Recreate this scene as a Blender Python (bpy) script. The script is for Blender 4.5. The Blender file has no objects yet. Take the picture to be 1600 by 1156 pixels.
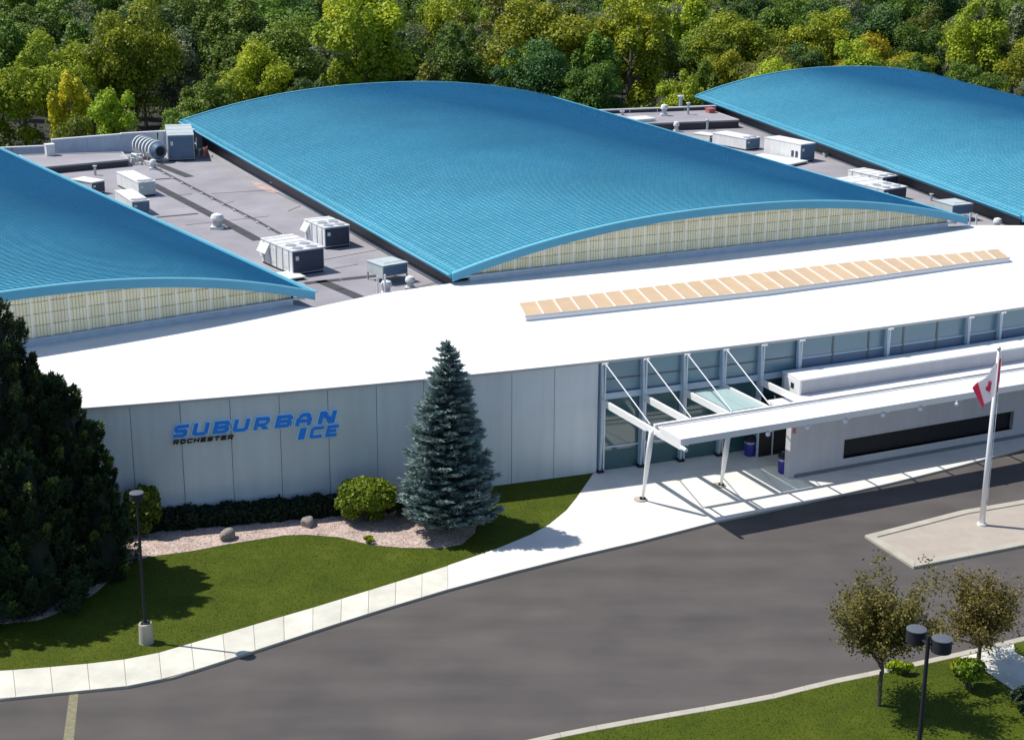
import bpy, bmesh, math, random
import numpy as np
from mathutils import Vector, Matrix

random.seed(7); rng = np.random.default_rng(7)
scene = bpy.context.scene
COL = scene.collection

# ------------------------------------------------------------------ camera
# (focal length in pixels of the 1600 px wide photograph, downward pitch, roll, height in metres)
F, TH, ROLL, H = 2557.58, .3024, .0048, 30.0
cd = bpy.data.cameras.new('camera'); cam = bpy.data.objects.new('camera', cd); COL.objects.link(cam)
cd.sensor_fit = 'HORIZONTAL'; cd.sensor_width = 36; cd.lens = 36 * F / 1600
cd.clip_start = 0.5; cd.clip_end = 5000
cam.matrix_world = Matrix.Translation((0, 0, H)) @ Matrix.Rotation(math.pi/2 - TH, 4, 'X') @ Matrix.Rotation(ROLL, 4, 'Z')
scene.camera = cam

# ------------------------------------------------------------------ sky, sun, exposure
SUN_AZ, SUN_EL = math.radians(-14), math.radians(56)     # azimuth in which shadows fall, elevation
world = bpy.data.worlds.new("World"); scene.world = world; world.use_nodes = True
wn = world.node_tree; wn.nodes.clear()
out = wn.nodes.new('ShaderNodeOutputWorld'); bg = wn.nodes.new('ShaderNodeBackground'); sky = wn.nodes.new('ShaderNodeTexSky')
sky.sky_type = 'NISHITA'; sky.sun_disc = False; sky.sun_elevation = SUN_EL
sdx, sdy = -math.cos(SUN_AZ), -math.sin(SUN_AZ)               # towards the sun
sky.sun_rotation = math.atan2(sdx, sdy)
sky.air_density = 1.0; sky.dust_density = 0.6; sky.ozone_density = 3.0
bg.inputs['Strength'].default_value = 0.11
wn.links.new(sky.outputs[0], bg.inputs[0]); wn.links.new(bg.outputs[0], out.inputs[0])
sl = bpy.data.lights.new('sun', 'SUN'); sl.energy = 4.4; sl.angle = math.radians(.5); sl.color = (1, .955, .88)
sun = bpy.data.objects.new('sun', sl); COL.objects.link(sun)
sd = Vector((math.cos(SUN_AZ)*math.cos(SUN_EL), math.sin(SUN_AZ)*math.cos(SUN_EL), -math.sin(SUN_EL)))
sun.rotation_euler = sd.to_track_quat('-Z', 'Y').to_euler(); sun.location = (-60, 60, 80)
scene.view_settings.view_transform = 'Standard'; scene.view_settings.look = 'None'
scene.view_settings.exposure = 0.3; scene.view_settings.gamma = 1; scene.view_settings.use_curve_mapping = False
scene.render.resolution_x = 1024; scene.render.resolution_y = 739

# ------------------------------------------------------------------ survey helpers: where a line of sight of the photograph meets a level or a wall
def ray(u, v):
    a = (u-800)/F; b = (v-578)/F; c, s = math.cos(ROLL), math.sin(ROLL)
    X = c*a + s*b; V = -s*a + c*b
    return X, math.cos(TH) - V*math.sin(TH), -(math.sin(TH) + V*math.cos(TH))
def G(u, v, z=0.):
    x, y, dz = ray(u, v); k = (z-H)/dz
    return Vector((x*k, y*k, z))
def project(p):
    x, y, z = p[0], p[1], p[2]-H
    d = y*math.cos(TH) - z*math.sin(TH); v = -(z*math.cos(TH) + y*math.sin(TH))/d; u = x/d
    c, s = math.cos(ROLL), math.sin(ROLL)
    return 800 + F*(c*u - s*v), 578 + F*(s*u + c*v)
def Zat(x, y, v):
    lo, hi = -8., 29.
    for _ in range(40):
        m = (lo+hi)/2
        if project((x, y, m))[1] > v: lo = m
        else: hi = m
    return lo
def hitplane(u, v, p0, ang):             # vertical plane through p0 running along ang
    x, y, dz = ray(u, v); nx, ny = -math.sin(ang), math.cos(ang)
    k = (p0[0]*nx + p0[1]*ny)/(x*nx + y*ny)
    return Vector((x*k, y*k, H + dz*k))
def hitfac(u, v, off=0.):
    x, y, dz = ray(u, v); k0, k1 = 40., 160.
    for _ in range(50):
        k = (k0+k1)/2
        if y*k > fac(x*k): k1 = k
        else: k0 = k
    k = k0
    return Vector((x*k, y*k, H + dz*k))

# ------------------------------------------------------------------ materials
MATS = {}
def mat(name, col, rough=.7, metal=0., var=.0, vscale=1., bump=0., bscale=20., spec=.5, randv=0., col2=None, coat=0.):
    m = bpy.data.materials.new(name); m.use_nodes = True; nt = m.node_tree; N = nt.nodes; L = nt.links
    b = N['Principled BSDF']; b.inputs['Roughness'].default_value = rough; b.inputs['Metallic'].default_value = metal
    b.inputs['Specular IOR Level'].default_value = spec
    if coat: b.inputs['Coat Weight'].default_value = coat; b.inputs['Coat Roughness'].default_value = .25
    base = (*col, 1)
    tc = N.new('ShaderNodeTexCoord')
    last = None
    if var > 0 or col2:
        n1 = N.new('ShaderNodeTexNoise'); n1.inputs['Scale'].default_value = vscale; n1.inputs['Detail'].default_value = 8
        n1.inputs['Roughness'].default_value = .65; L.new(tc.outputs['Object'], n1.inputs['Vector'])
        r = N.new('ShaderNodeMapRange'); r.inputs['From Min'].default_value = .3; r.inputs['From Max'].default_value = .7
        L.new(n1.outputs[0], r.inputs['Value'])
        mx = N.new('ShaderNodeMix'); mx.data_type = 'RGBA'
        c2 = col2 if col2 else tuple(c*(1-var) for c in col)
        mx.inputs['A'].default_value = (*[min(1, c*(1+var*.5)) for c in col], 1) if not col2 else base
        mx.inputs['B'].default_value = (*c2, 1); L.new(r.outputs[0], mx.inputs['Factor']); last = mx.outputs['Result']
    if randv > 0:
        oi = N.new('ShaderNodeObjectInfo'); hs = N.new('ShaderNodeHueSaturation')
        if last: L.new(last, hs.inputs['Color'])
        else: hs.inputs['Color'].default_value = base
        r2 = N.new('ShaderNodeMapRange'); r2.inputs['To Min'].default_value = 1-randv; r2.inputs['To Max'].default_value = 1+randv
        L.new(oi.outputs['Random'], r2.inputs['Value']); L.new(r2.outputs[0], hs.inputs['Value']); last = hs.outputs[0]
    if last: L.new(last, b.inputs['Base Color'])
    else: b.inputs['Base Color'].default_value = base
    if bump > 0:
        n2 = N.new('ShaderNodeTexNoise'); n2.inputs['Scale'].default_value = bscale; n2.inputs['Detail'].default_value = 6
        L.new(tc.outputs['Object'], n2.inputs['Vector'])
        bp = N.new('ShaderNodeBump'); bp.inputs['Strength'].default_value = bump; bp.inputs['Distance'].default_value = .05
        L.new(n2.outputs[0], bp.inputs['Height']); L.new(bp.outputs[0], b.inputs['Normal'])
    MATS[name] = m; return m

def leafmat(name, cols, trans=.25, rough=.55, hv=.02, vv=.25):
    """foliage: colour differs from leaf to leaf (stored per leaf) and a little from plant to plant"""
    m = bpy.data.materials.new(name); m.use_nodes = True; nt = m.node_tree; N = nt.nodes; L = nt.links
    b = N['Principled BSDF']; b.inputs['Roughness'].default_value = rough; b.inputs['Specular IOR Level'].default_value = .3
    at = N.new('ShaderNodeAttribute'); at.attribute_name = 'leaf'
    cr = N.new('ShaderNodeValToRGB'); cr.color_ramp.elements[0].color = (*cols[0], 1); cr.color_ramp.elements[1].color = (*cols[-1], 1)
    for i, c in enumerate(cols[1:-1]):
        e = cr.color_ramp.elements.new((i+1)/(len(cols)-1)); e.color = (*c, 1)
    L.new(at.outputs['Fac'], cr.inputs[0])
    oi = N.new('ShaderNodeObjectInfo'); hs = N.new('ShaderNodeHueSaturation')
    r1 = N.new('ShaderNodeMapRange'); r1.inputs['To Min'].default_value = .5-hv; r1.inputs['To Max'].default_value = .5+hv
    r2 = N.new('ShaderNodeMapRange'); r2.inputs['To Min'].default_value = 1-vv; r2.inputs['To Max'].default_value = 1+vv
    L.new(oi.outputs['Random'], r1.inputs['Value'])
    mm = N.new('ShaderNodeMath'); mm.operation = 'MULTIPLY'; mm.inputs[1].default_value = 7.31
    fr = N.new('ShaderNodeMath'); fr.operation = 'FRACT'
    L.new(oi.outputs['Random'], mm.inputs[0]); L.new(mm.outputs[0], fr.inputs[0]); L.new(fr.outputs[0], r2.inputs['Value'])
    L.new(r1.outputs[0], hs.inputs['Hue']); L.new(r2.outputs[0], hs.inputs['Value']); L.new(cr.outputs[0], hs.inputs['Color'])
    L.new(hs.outputs[0], b.inputs['Base Color'])
    tr = N.new('ShaderNodeBsdfTranslucent'); L.new(hs.outputs[0], tr.inputs['Color'])
    ms = N.new('ShaderNodeMixShader'); ms.inputs[0].default_value = trans
    L.new(b.outputs[0], ms.inputs[1]); L.new(tr.outputs[0], ms.inputs[2])
    L.new(ms.outputs[0], N['Material Output'].inputs['Surface'])
    MATS[name] = m; return m

M = dict(
 white_roof = mat('white_roof_membrane', (.84,.84,.83), .55, var=.04, vscale=.35, bump=.05, bscale=3),
 dark_roof  = mat('grey_roof_membrane', (.33,.315,.34), .85, var=.2, vscale=.12, bump=.15, bscale=8, col2=None),
 roof_pad   = mat('dark_walkway_pad', (.055,.055,.06), .9, var=.2, vscale=2),
 dark_wall  = mat('dark_brown_metal', (.045,.038,.045), .5, var=.2, vscale=.4),
 fascia     = mat('blue_fascia_paint', (.05,.29,.45), .4, var=.06, vscale=.5),
 edge_light = mat('light_blue_flashing', (.14,.46,.58), .35, var=.08, vscale=.8),
 wall       = mat('pale_grey_wall_panel', (.66,.715,.74), .5, var=.04, vscale=.5, bump=.05, bscale=2, randv=.045),
 joint      = mat('dark_panel_joint', (.16,.18,.20), .8),
 trim       = mat('grey_edge_trim', (.5,.5,.5), .5, var=.08, vscale=1),
 white_metal= mat('white_painted_steel', (.78,.79,.80), .35, var=.05, vscale=1.5, bump=.02),
 blue_steel = mat('pale_blue_grey_steel', (.45,.56,.66), .35, var=.06, vscale=2),
 canopy_w   = mat('white_canopy_paint', (.80,.80,.79), .45, var=.05, vscale=.7, bump=.03, bscale=4),
 stucco     = mat('grey_white_stucco', (.50,.50,.53), .8, var=.07, vscale=.6, bump=.1, bscale=30),
 concrete   = mat('pale_concrete', (.72,.70,.65), .85, var=.12, vscale=.5, bump=.12, bscale=40),
 slab       = mat('cream_concrete_slab', (.64,.62,.53), .85, var=.14, vscale=.9, bump=.12, bscale=40, randv=.06),
 kerb       = mat('kerb_concrete', (.42,.39,.32), .85, var=.15, vscale=1.2, bump=.15, bscale=30),
 island     = mat('tan_concrete', (.40,.345,.29), .88, var=.12, vscale=1.0, bump=.2, bscale=30),
 curb_blue  = mat('pale_blue_roof_curb', (.50,.58,.68), .6, var=.12, vscale=1),
 gable      = mat('translucent_cream_panel', (.88,.82,.58), .45, var=.08, vscale=.8, randv=.07),
 gable_rib  = mat('cream_panel_rib', (.55,.50,.34), .5),
 mullion_w  = mat('cream_mullion', (.88,.86,.74), .45),
 sky_pane   = mat('amber_skylight_pane', (.62,.44,.26), .35, var=.08, vscale=1.2, randv=.05),
 hvac_w     = mat('white_unit_paint', (.76,.76,.74), .5, var=.1, vscale=1.2),
 hvac_g     = mat('pale_grey_unit_paint', (.48,.53,.53), .5, var=.12, vscale=1.2),
 hvac_d     = mat('dark_coil_grille', (.035,.05,.09), .5, var=.3, vscale=6),
 hvac_b     = mat('slate_blue_panel', (.10,.17,.26), .45, var=.15, vscale=1.5),
 galv       = mat('galvanised_metal', (.50,.51,.53), .4, .5, var=.15, vscale=3),
 dark_metal = mat('black_metal', (.018,.02,.026), .75, spec=.3),
 lamp_top   = mat('grey_lamp_lid', (.09,.10,.12), .6),
 red_paint  = mat('faded_red_box', (.5,.14,.13), .6),
 pink       = mat('pinkish_stain_paint', (.5,.36,.34), .9, var=.3, vscale=1),
 yellow_line= mat('worn_yellow_road_paint', (.22,.20,.12), .8, var=.35, vscale=6),
 bin_blue   = mat('blue_plastic', (.03,.03,.28), .4),
 globe      = mat('white_globe_glass', (.75,.8,.88), .2),
 bark       = mat('brown_bark', (.09,.07,.055), .9, var=.3, vscale=6, bump=.4, bscale=20),
 bark_light = mat('grey_bark', (.22,.2,.18), .9, var=.3, vscale=5, bump=.4, bscale=20),
 crack      = mat('bitumen_crack_seal', (.045,.042,.042), .7),
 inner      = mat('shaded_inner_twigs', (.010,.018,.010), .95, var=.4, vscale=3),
 rock       = mat('weathered_boulder', (.25,.22,.20), .9, var=.35, vscale=3, bump=.6, bscale=8),
 soil       = mat('forest_floor', (.018,.018,.012), .95, var=.3, vscale=.5, bump=.4, bscale=5),
 flag_red   = mat('red_flag_cloth', (.85,.10,.20), .8),
 flag_white = mat('white_flag_cloth', (.88,.84,.86), .8),
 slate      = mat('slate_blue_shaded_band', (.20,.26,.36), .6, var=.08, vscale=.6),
 blue_letter= mat('bright_blue_letter', (.0,.26,.95), .35),
 letter_edge= mat('light_blue_letter_edge', (.62,.92,1.0), .4),
 black_letter=mat('black_letter', (.008,.008,.015), .4),
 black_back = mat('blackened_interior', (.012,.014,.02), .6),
)
for k_ in ('flag_red','flag_white'):
    nt_ = M[k_].node_tree; t_ = nt_.nodes.new('ShaderNodeBsdfTranslucent'); t_.inputs[0].default_value = nt_.nodes['Principled BSDF'].inputs['Base Color'].default_value
    x_ = nt_.nodes.new('ShaderNodeMixShader'); x_.inputs[0].default_value = .5; nt_.links.new(nt_.nodes['Principled BSDF'].outputs[0], x_.inputs[1]); nt_.links.new(t_.outputs[0], x_.inputs[2])
    nt_.links.new(x_.outputs[0], nt_.nodes['Material Output'].inputs['Surface'])
# asphalt: coarse patches, fine grain
def streaky(m, amt=.12, sc=(1.6,1.6,.12)):
    nt = m.node_tree; N = nt.nodes; L = nt.links; b = N['Principled BSDF']; tc = N['Texture Coordinate']
    src = b.inputs['Base Color'].links[0].from_socket
    mp = N.new('ShaderNodeMapping'); mp.inputs['Scale'].default_value = sc; L.new(tc.outputs['Object'], mp.inputs[0])
    n = N.new('ShaderNodeTexNoise'); n.inputs['Scale'].default_value = 1.5; n.inputs['Detail'].default_value = 7; L.new(mp.outputs[0], n.inputs[0])
    r = N.new('ShaderNodeMapRange'); r.inputs['From Min'].default_value = .35; r.inputs['From Max'].default_value = .7; r.inputs['To Min'].default_value = 1; r.inputs['To Max'].default_value = 1-amt; L.new(n.outputs[0], r.inputs['Value'])
    mx = N.new('ShaderNodeMix'); mx.data_type = 'RGBA'; mx.blend_type = 'MULTIPLY'; mx.inputs['Factor'].default_value = 1
    L.new(src, mx.inputs['A']); L.new(r.outputs[0], mx.inputs['B']); L.new(mx.outputs['Result'], b.inputs['Base Color'])
for k_ in ('wall','stucco','hvac_w','hvac_g','curb_blue'): streaky(M[k_], .09)
streaky(M['white_roof'], .10, (.3,.3,.3)); streaky(M['dark_roof'], .18, (.25,.25,.25)); streaky(M['concrete'], .10, (.5,.5,.5)); streaky(M['slab'], .12, (.5,.5,.5))
def asphalt():
    m = mat('asphalt', (.085,.078,.076), .9)
    nt = m.node_tree; N = nt.nodes; L = nt.links; b = N['Principled BSDF']; tc = N['Texture Coordinate']
    mp = N.new('ShaderNodeMapping'); mp.inputs['Rotation'].default_value = (0, 0, -.3); mp.inputs['Scale'].default_value = (.06, .3, 1)
    L.new(tc.outputs['Object'], mp.inputs[0])
    n1 = N.new('ShaderNodeTexNoise'); n1.inputs['Scale'].default_value = 2.2; n1.inputs['Detail'].default_value = 5; L.new(mp.outputs[0], n1.inputs[0])
    n2 = N.new('ShaderNodeTexNoise'); n2.inputs['Scale'].default_value = 45; n2.inputs['Detail'].default_value = 3; L.new(tc.outputs['Object'], n2.inputs[0])
    n3 = N.new('ShaderNodeTexNoise'); n3.inputs['Scale'].default_value = .35; n3.inputs['Detail'].default_value = 6; L.new(tc.outputs['Object'], n3.inputs[0])
    cr = N.new('ShaderNodeValToRGB'); cr.color_ramp.elements[0].position = .33; cr.color_ramp.elements[0].color = (.060,.053,.050, 1)
    cr.color_ramp.elements[1].position = .68; cr.color_ramp.elements[1].color = (.102,.090,.083, 1); 
    ad = N.new('ShaderNodeMath'); ad.operation = 'ADD'; ml = N.new('ShaderNodeMath'); ml.operation = 'MULTIPLY'; ml.inputs[1].default_value = .5
    L.new(n1.outputs[0], ad.inputs[0]); L.new(n3.outputs[0], ad.inputs[1]); L.new(ad.outputs[0], ml.inputs[0]); L.new(ml.outputs[0], cr.inputs[0])
    mx = N.new('ShaderNodeMix'); mx.data_type = 'RGBA'; mx.blend_type = 'MULTIPLY'; mx.inputs['Factor'].default_value = .55
    L.new(cr.outputs[0], mx.inputs['A']); 
    r = N.new('ShaderNodeMapRange'); r.inputs['From Min'].default_value=.3; r.inputs['From Max'].default_value=.7; r.inputs['To Min'].default_value=.6; r.inputs['To Max'].default_value=1.4
    L.new(n2.outputs[0], r.inputs['Value']); L.new(r.outputs[0], mx.inputs['B']); L.new(mx.outputs['Result'], b.inputs['Base Color'])
    bp = N.new('ShaderNodeBump'); bp.inputs['Strength'].default_value = .35; bp.inputs['Distance'].default_value = .02; L.new(n2.outputs[0], bp.inputs['Height']); L.new(bp.outputs[0], b.inputs['Normal'])
    return m
M['asphalt'] = asphalt()
# lawn
def lawn():
    m = mat('mown_grass', (.03,.06,.008), .85)
    nt = m.node_tree; N = nt.nodes; L = nt.links; b = N['Principled BSDF']; tc = N['Texture Coordinate']; b.inputs['Specular IOR Level'].default_value = .15
    n1 = N.new('ShaderNodeTexNoise'); n1.inputs['Scale'].default_value = .45; n1.inputs['Detail'].default_value = 9; n1.inputs['Roughness'].default_value = .7; L.new(tc.outputs['Object'], n1.inputs[0])
    n2 = N.new('ShaderNodeTexNoise'); n2.inputs['Scale'].default_value = 14; n2.inputs['Detail'].default_value = 4; L.new(tc.outputs['Object'], n2.inputs[0])
    cr = N.new('ShaderNodeValToRGB'); cr.color_ramp.elements[0].position = .3; cr.color_ramp.elements[0].color = (.034,.054,.004, 1)
    cr.color_ramp.elements[1].position = .75; cr.color_ramp.elements[1].color = (.105,.125,.012, 1)
    e = cr.color_ramp.elements.new(.52); e.color = (.060,.083,.005, 1)
    ad = N.new('ShaderNodeMath'); ad.operation = 'MULTIPLY_ADD'; ad.inputs[1].default_value = .35
    L.new(n2.outputs[0], ad.inputs[0]); ml = N.new('ShaderNodeMath'); ml.operation = 'MULTIPLY'; ml.inputs[1].default_value = .65
    L.new(n1.outputs[0], ml.inputs[0]); L.new(ml.outputs[0], ad.inputs[2]); L.new(ad.outputs[0], cr.inputs[0])
    L.new(cr.outputs[0], b.inputs['Base Color'])
    bp = N.new('ShaderNodeBump'); bp.inputs['Strength'].default_value = .35; bp.inputs['Distance'].default_value = .04; L.new(n2.outputs[0], bp.inputs['Height']); L.new(bp.outputs[0], b.inputs['Normal'])
    return m
M['lawn'] = lawn()
# pea gravel
def gravel():
    m = mat('pink_gravel', (.5,.4,.35), .9)
    nt = m.node_tree; N = nt.nodes; L = nt.links; b = N['Principled BSDF']; tc = N['Texture Coordinate']
    v = N.new('ShaderNodeTexVoronoi'); v.inputs['Scale'].default_value = 11; L.new(tc.outputs['Object'], v.inputs[0])
    n1 = N.new('ShaderNodeTexNoise'); n1.inputs['Scale'].default_value = 1.2; n1.inputs['Detail'].default_value = 6; L.new(tc.outputs['Object'], n1.inputs[0])
    cr = N.new('ShaderNodeValToRGB'); cr.color_ramp.elements[0].color = (.28,.20,.16, 1); cr.color_ramp.elements[1].color = (.62,.50,.45, 1)
    L.new(v.outputs['Color'], cr.inputs[0])
    mx = N.new('ShaderNodeMix'); mx.data_type = 'RGBA'; mx.blend_type = 'MULTIPLY'; mx.inputs['Factor'].default_value = .6
    r = N.new('ShaderNodeMapRange'); r.inputs['From Min'].default_value=.3; r.inputs['From Max'].default_value=.7; r.inputs['To Min'].default_value=.6; r.inputs['To Max'].default_value=1.2
    L.new(n1.outputs[0], r.inputs['Value']); L.new(cr.outputs[0], mx.inputs['A']); L.new(r.outputs[0], mx.inputs['B']); L.new(mx.outputs['Result'], b.inputs['Base Color'])
    bp = N.new('ShaderNodeBump'); bp.inputs['Strength'].default_value = .8; bp.inputs['Distance'].default_value = .03; L.new(v.outputs['Distance'], bp.inputs['Height']); L.new(bp.outputs[0], b.inputs['Normal'])
    return m
M['gravel'] = gravel()
# blue metal shingles of the vaults: small staggered tiles, UV in metres
def shingles():
    m = mat('blue_metal_tiles', (.07,.36,.5), .45)
    nt = m.node_tree; N = nt.nodes; L = nt.links; b = N['Principled BSDF']; b.inputs['Metallic'].default_value = .25
    uv = N.new('ShaderNodeUVMap'); uv.uv_map = 'UVMap'
    br = N.new('ShaderNodeTexBrick'); br.inputs['Scale'].default_value = 1; br.inputs['Brick Width'].default_value = .60; br.inputs['Row Height'].default_value = .36
    br.inputs['Mortar Size'].default_value = .045; br.inputs['Mortar Smooth'].default_value = .5; br.offset = .0
    br.inputs['Color1'].default_value = (.13,.51,.63, 1); br.inputs['Color2'].default_value = (.19,.58,.69, 1); br.inputs['Mortar'].default_value = (.03,.30,.45, 1)
    L.new(uv.outputs[0], br.inputs['Vector'])
    n1 = N.new('ShaderNodeTexNoise'); n1.inputs['Scale'].default_value = .1; n1.inputs['Detail'].default_value = 6; L.new(uv.outputs[0], n1.inputs[0])
    r = N.new('ShaderNodeMapRange'); r.inputs['From Min'].default_value=.3; r.inputs['From Max'].default_value=.7; r.inputs['To Min'].default_value=.86; r.inputs['To Max'].default_value=1.1; L.new(n1.outputs[0], r.inputs['Value'])
    mx = N.new('ShaderNodeMix'); mx.data_type = 'RGBA'; mx.blend_type = 'MULTIPLY'; mx.inputs['Factor'].default_value = 1
    L.new(br.outputs['Color'], mx.inputs['A']); L.new(r.outputs[0], mx.inputs['B'])
    L.new(mx.outputs['Result'], b.inputs['Base Color'])
    return m
M['seam_shade'] = mat('deep_blue_seam_shade', (.0,.17,.36), .6, spec=.2)  # seam sides coloured darker than the tiles to paint in the crest's shade
M['shingles'] = shingles()
# window glass: mirror-like over a tinted interior
def glass(name, col, rough=.04):
    m = mat(name, col, rough, spec=.9); b = m.node_tree.nodes['Principled BSDF']; b.inputs['IOR'].default_value = 1.6
    return m
M['glass'] = glass('teal_window_glass', (.045,.12,.13), .06)
M['glass_up'] = glass('slate_teal_upper_glass', (.12,.25,.32), .3)
M['glass_dark'] = mat('dark_window_glass', (.01,.012,.018), .45, spec=.3)
M['glass_pale'] = glass('pale_canopy_glass', (.55,.70,.68), .15)
_nt = M['glass_pale'].node_tree; _tr = _nt.nodes.new('ShaderNodeBsdfTransparent'); _tr.inputs[0].default_value = (.85,.95,.93,1); _ms = _nt.nodes.new('ShaderNodeMixShader'); _ms.inputs[0].default_value = .3
_nt.links.new(_nt.nodes['Principled BSDF'].outputs[0], _ms.inputs[1]); _nt.links.new(_tr.outputs[0], _ms.inputs[2]); _nt.links.new(_ms.outputs[0], _nt.nodes['Material Output'].inputs['Surface'])

LG = (.045,.085,.010)
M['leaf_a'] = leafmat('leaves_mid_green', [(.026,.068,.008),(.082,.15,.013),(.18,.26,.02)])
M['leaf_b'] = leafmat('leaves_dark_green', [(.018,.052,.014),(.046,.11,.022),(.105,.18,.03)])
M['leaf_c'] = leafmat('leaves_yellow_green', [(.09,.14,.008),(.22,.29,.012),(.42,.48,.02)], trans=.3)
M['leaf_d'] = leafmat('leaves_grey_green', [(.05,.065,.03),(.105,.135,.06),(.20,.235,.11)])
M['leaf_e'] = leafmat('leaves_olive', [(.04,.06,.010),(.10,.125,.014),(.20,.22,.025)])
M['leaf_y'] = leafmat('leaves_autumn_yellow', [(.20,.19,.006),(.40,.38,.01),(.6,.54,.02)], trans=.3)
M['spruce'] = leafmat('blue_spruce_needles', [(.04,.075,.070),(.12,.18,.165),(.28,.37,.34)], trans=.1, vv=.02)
M['conifer'] = leafmat('dark_conifer_needles', [(.018,.038,.018),(.050,.090,.030),(.20,.26,.045)], trans=.1, vv=.06)
M['hedge'] = leafmat('dark_hedge_leaves', [(.005,.014,.008),(.012,.028,.012),(.022,.045,.015)], trans=.15, vv=.02)
M['shrub'] = leafmat('bright_shrub_leaves', [(.07,.11,.008),(.15,.22,.012),(.28,.35,.02)], trans=.25, vv=.02)
M['thin'] = leafmat('bronze_green_leaves', [(.07,.062,.016),(.15,.135,.028),(.27,.235,.045)], trans=.3, vv=.05)
M['blade'] = leafmat('grass_blades', [(.042,.064,.004),(.078,.104,.008),(.15,.16,.018)], trans=.2, vv=.02)

# ------------------------------------------------------------------ object helpers
def tag(o, label=None, cat=None, group=None, kind=None):
    if label: o['label'] = label
    if cat: o['category'] = cat
    if group: o['group'] = group
    if kind: o['kind'] = kind
    return o
def empty(name, loc, rz=0., label=None, cat=None, group=None):
    o = bpy.data.objects.new(name, None); COL.objects.link(o); o.location = loc; o.rotation_euler = (0, 0, rz); o.empty_display_size = .5
    return tag(o, label, cat, group)
class MB:
    def __init__(s): s.v = []; s.f = []; s.m = []
    def add(s, vs, fs, mi=0):
        n = len(s.v); s.v += [tuple(v) for v in vs]; s.f += [tuple(i+n for i in f) for f in fs]; s.m += [mi]*len(fs); return s
    def box(s, a, b, mi=0):
        (x0,y0,z0),(x1,y1,z1) = a, b
        return s.add([(x0,y0,z0),(x1,y0,z0),(x1,y1,z0),(x0,y1,z0),(x0,y0,z1),(x1,y0,z1),(x1,y1,z1),(x0,y1,z1)],
                     [(0,3,2,1),(4,5,6,7),(0,1,5,4),(1,2,6,5),(2,3,7,6),(3,0,4,7)], mi)
    def prism(s, poly, z0, z1, mi=0, bottom=False):
        n = len(poly); area = sum(poly[i][0]*poly[(i+1)%n][1]-poly[(i+1)%n][0]*poly[i][1] for i in range(n))
        if area < 0: poly = poly[::-1]
        vs = [(p[0],p[1],z0) for p in poly] + [(p[0],p[1],z1) for p in poly]
        fs = [tuple(range(n,2*n))] + [(i,(i+1)%n,n+(i+1)%n,n+i) for i in range(n)]
        if bottom: fs.append(tuple(range(n))[::-1])
        return s.add(vs, fs, mi)
    def bar(s, a, b, w, h=None, up=(0,0,1), mi=0):
        a = Vector(a); b = Vector(b); d = (b-a).normalized(); u = Vector(up)
        x = d.cross(u)
        if x.length < 1e-4: x = d.cross(Vector((1,0,0)))
        x.normalize(); y = x.cross(d); h = h or w
        vs = []
        for p in (a, b):
            for sx, sy in ((-1,-1),(1,-1),(1,1),(-1,1)): vs.append(p + x*sx*w/2 + y*sy*h/2)
        return s.add(vs, [(0,1,2,3),(7,6,5,4),(0,4,5,1),(1,5,6,2),(2,6,7,3),(3,7,4,0)], mi)
    def tube(s, pts, r, n=8, mi=0, caps=True):
        pts = [Vector(p) for p in pts]; rr = r if hasattr(r, '__len__') else [r]*len(pts)
        vs = []; fs = []
        for i, p in enumerate(pts):
            d = (pts[min(i+1,len(pts)-1)] - pts[max(i-1,0)]).normalized()
            x = d.cross(Vector((0,0,1)))
            if x.length < 1e-3: x = d.cross(Vector((0,1,0)))
            x.normalize(); y = x.cross(d)
            for k in range(n):
                a = 2*math.pi*k/n; vs.append(p + x*math.cos(a)*rr[i] + y*math.sin(a)*rr[i])
        for i in range(len(pts)-1):
            for k in range(n): fs.append((i*n+k, i*n+(k+1)%n, (i+1)*n+(k+1)%n, (i+1)*n+k))
        if caps: fs.append(tuple(range(n))[::-1]); fs.append(tuple(range((len(pts)-1)*n, len(pts)*n)))
        return s.add(vs, fs, mi)
    def lathe(s, prof, n=16, c=(0,0,0), mi=0):
        return s.tube([(c[0],c[1],c[2]+z) for r,z in prof], [max(r,1e-4) for r,z in prof], n, mi)
    def build(s, name, mats, parent=None, smooth=False, bevel=0.):
        me = bpy.data.meshes.new(name); me.from_pydata(s.v, [], s.f); me.validate()
        if not isinstance(mats, (list,tuple)): mats = [mats]
        for m in mats: me.materials.append(m)
        if len(mats) > 1: me.polygons.foreach_set('material_index', s.m)
        if smooth: me.polygons.foreach_set('use_smooth', [True]*len(me.polygons))
        bm = bmesh.new(); bm.from_mesh(me); bmesh.ops.recalc_face_normals(bm, faces=bm.faces)
        if bevel > 0: bmesh.ops.bevel(bm, geom=[e for e in bm.edges if e.is_manifold], offset=bevel, segments=1, affect='EDGES', clamp_overlap=True)
        bm.to_mesh(me); bm.free(); me.update()
        return link(name, me, parent)
def link(name, me, parent=None):
    o = bpy.data.objects.new(name, me); COL.objects.link(o)
    if parent: o.parent = parent
    return o
def wpart(mb, name, m, parent, **k):
    """mesh given in world coordinates under a parent that stands somewhere"""
    o = mb.build(name, m, None, **k); set_parent_world(o, parent); return o
def set_parent_world(o, parent):
    inv = chain_matrix(parent).inverted(); o.parent = parent
    o.data.transform(inv)
def chain_matrix(p):
    mt = Matrix.Identity(4)
    while p is not None:
        mt = (Matrix.Translation(p.location) @ p.rotation_euler.to_matrix().to_4x4()) @ mt; p = p.parent
    return mt
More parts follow.
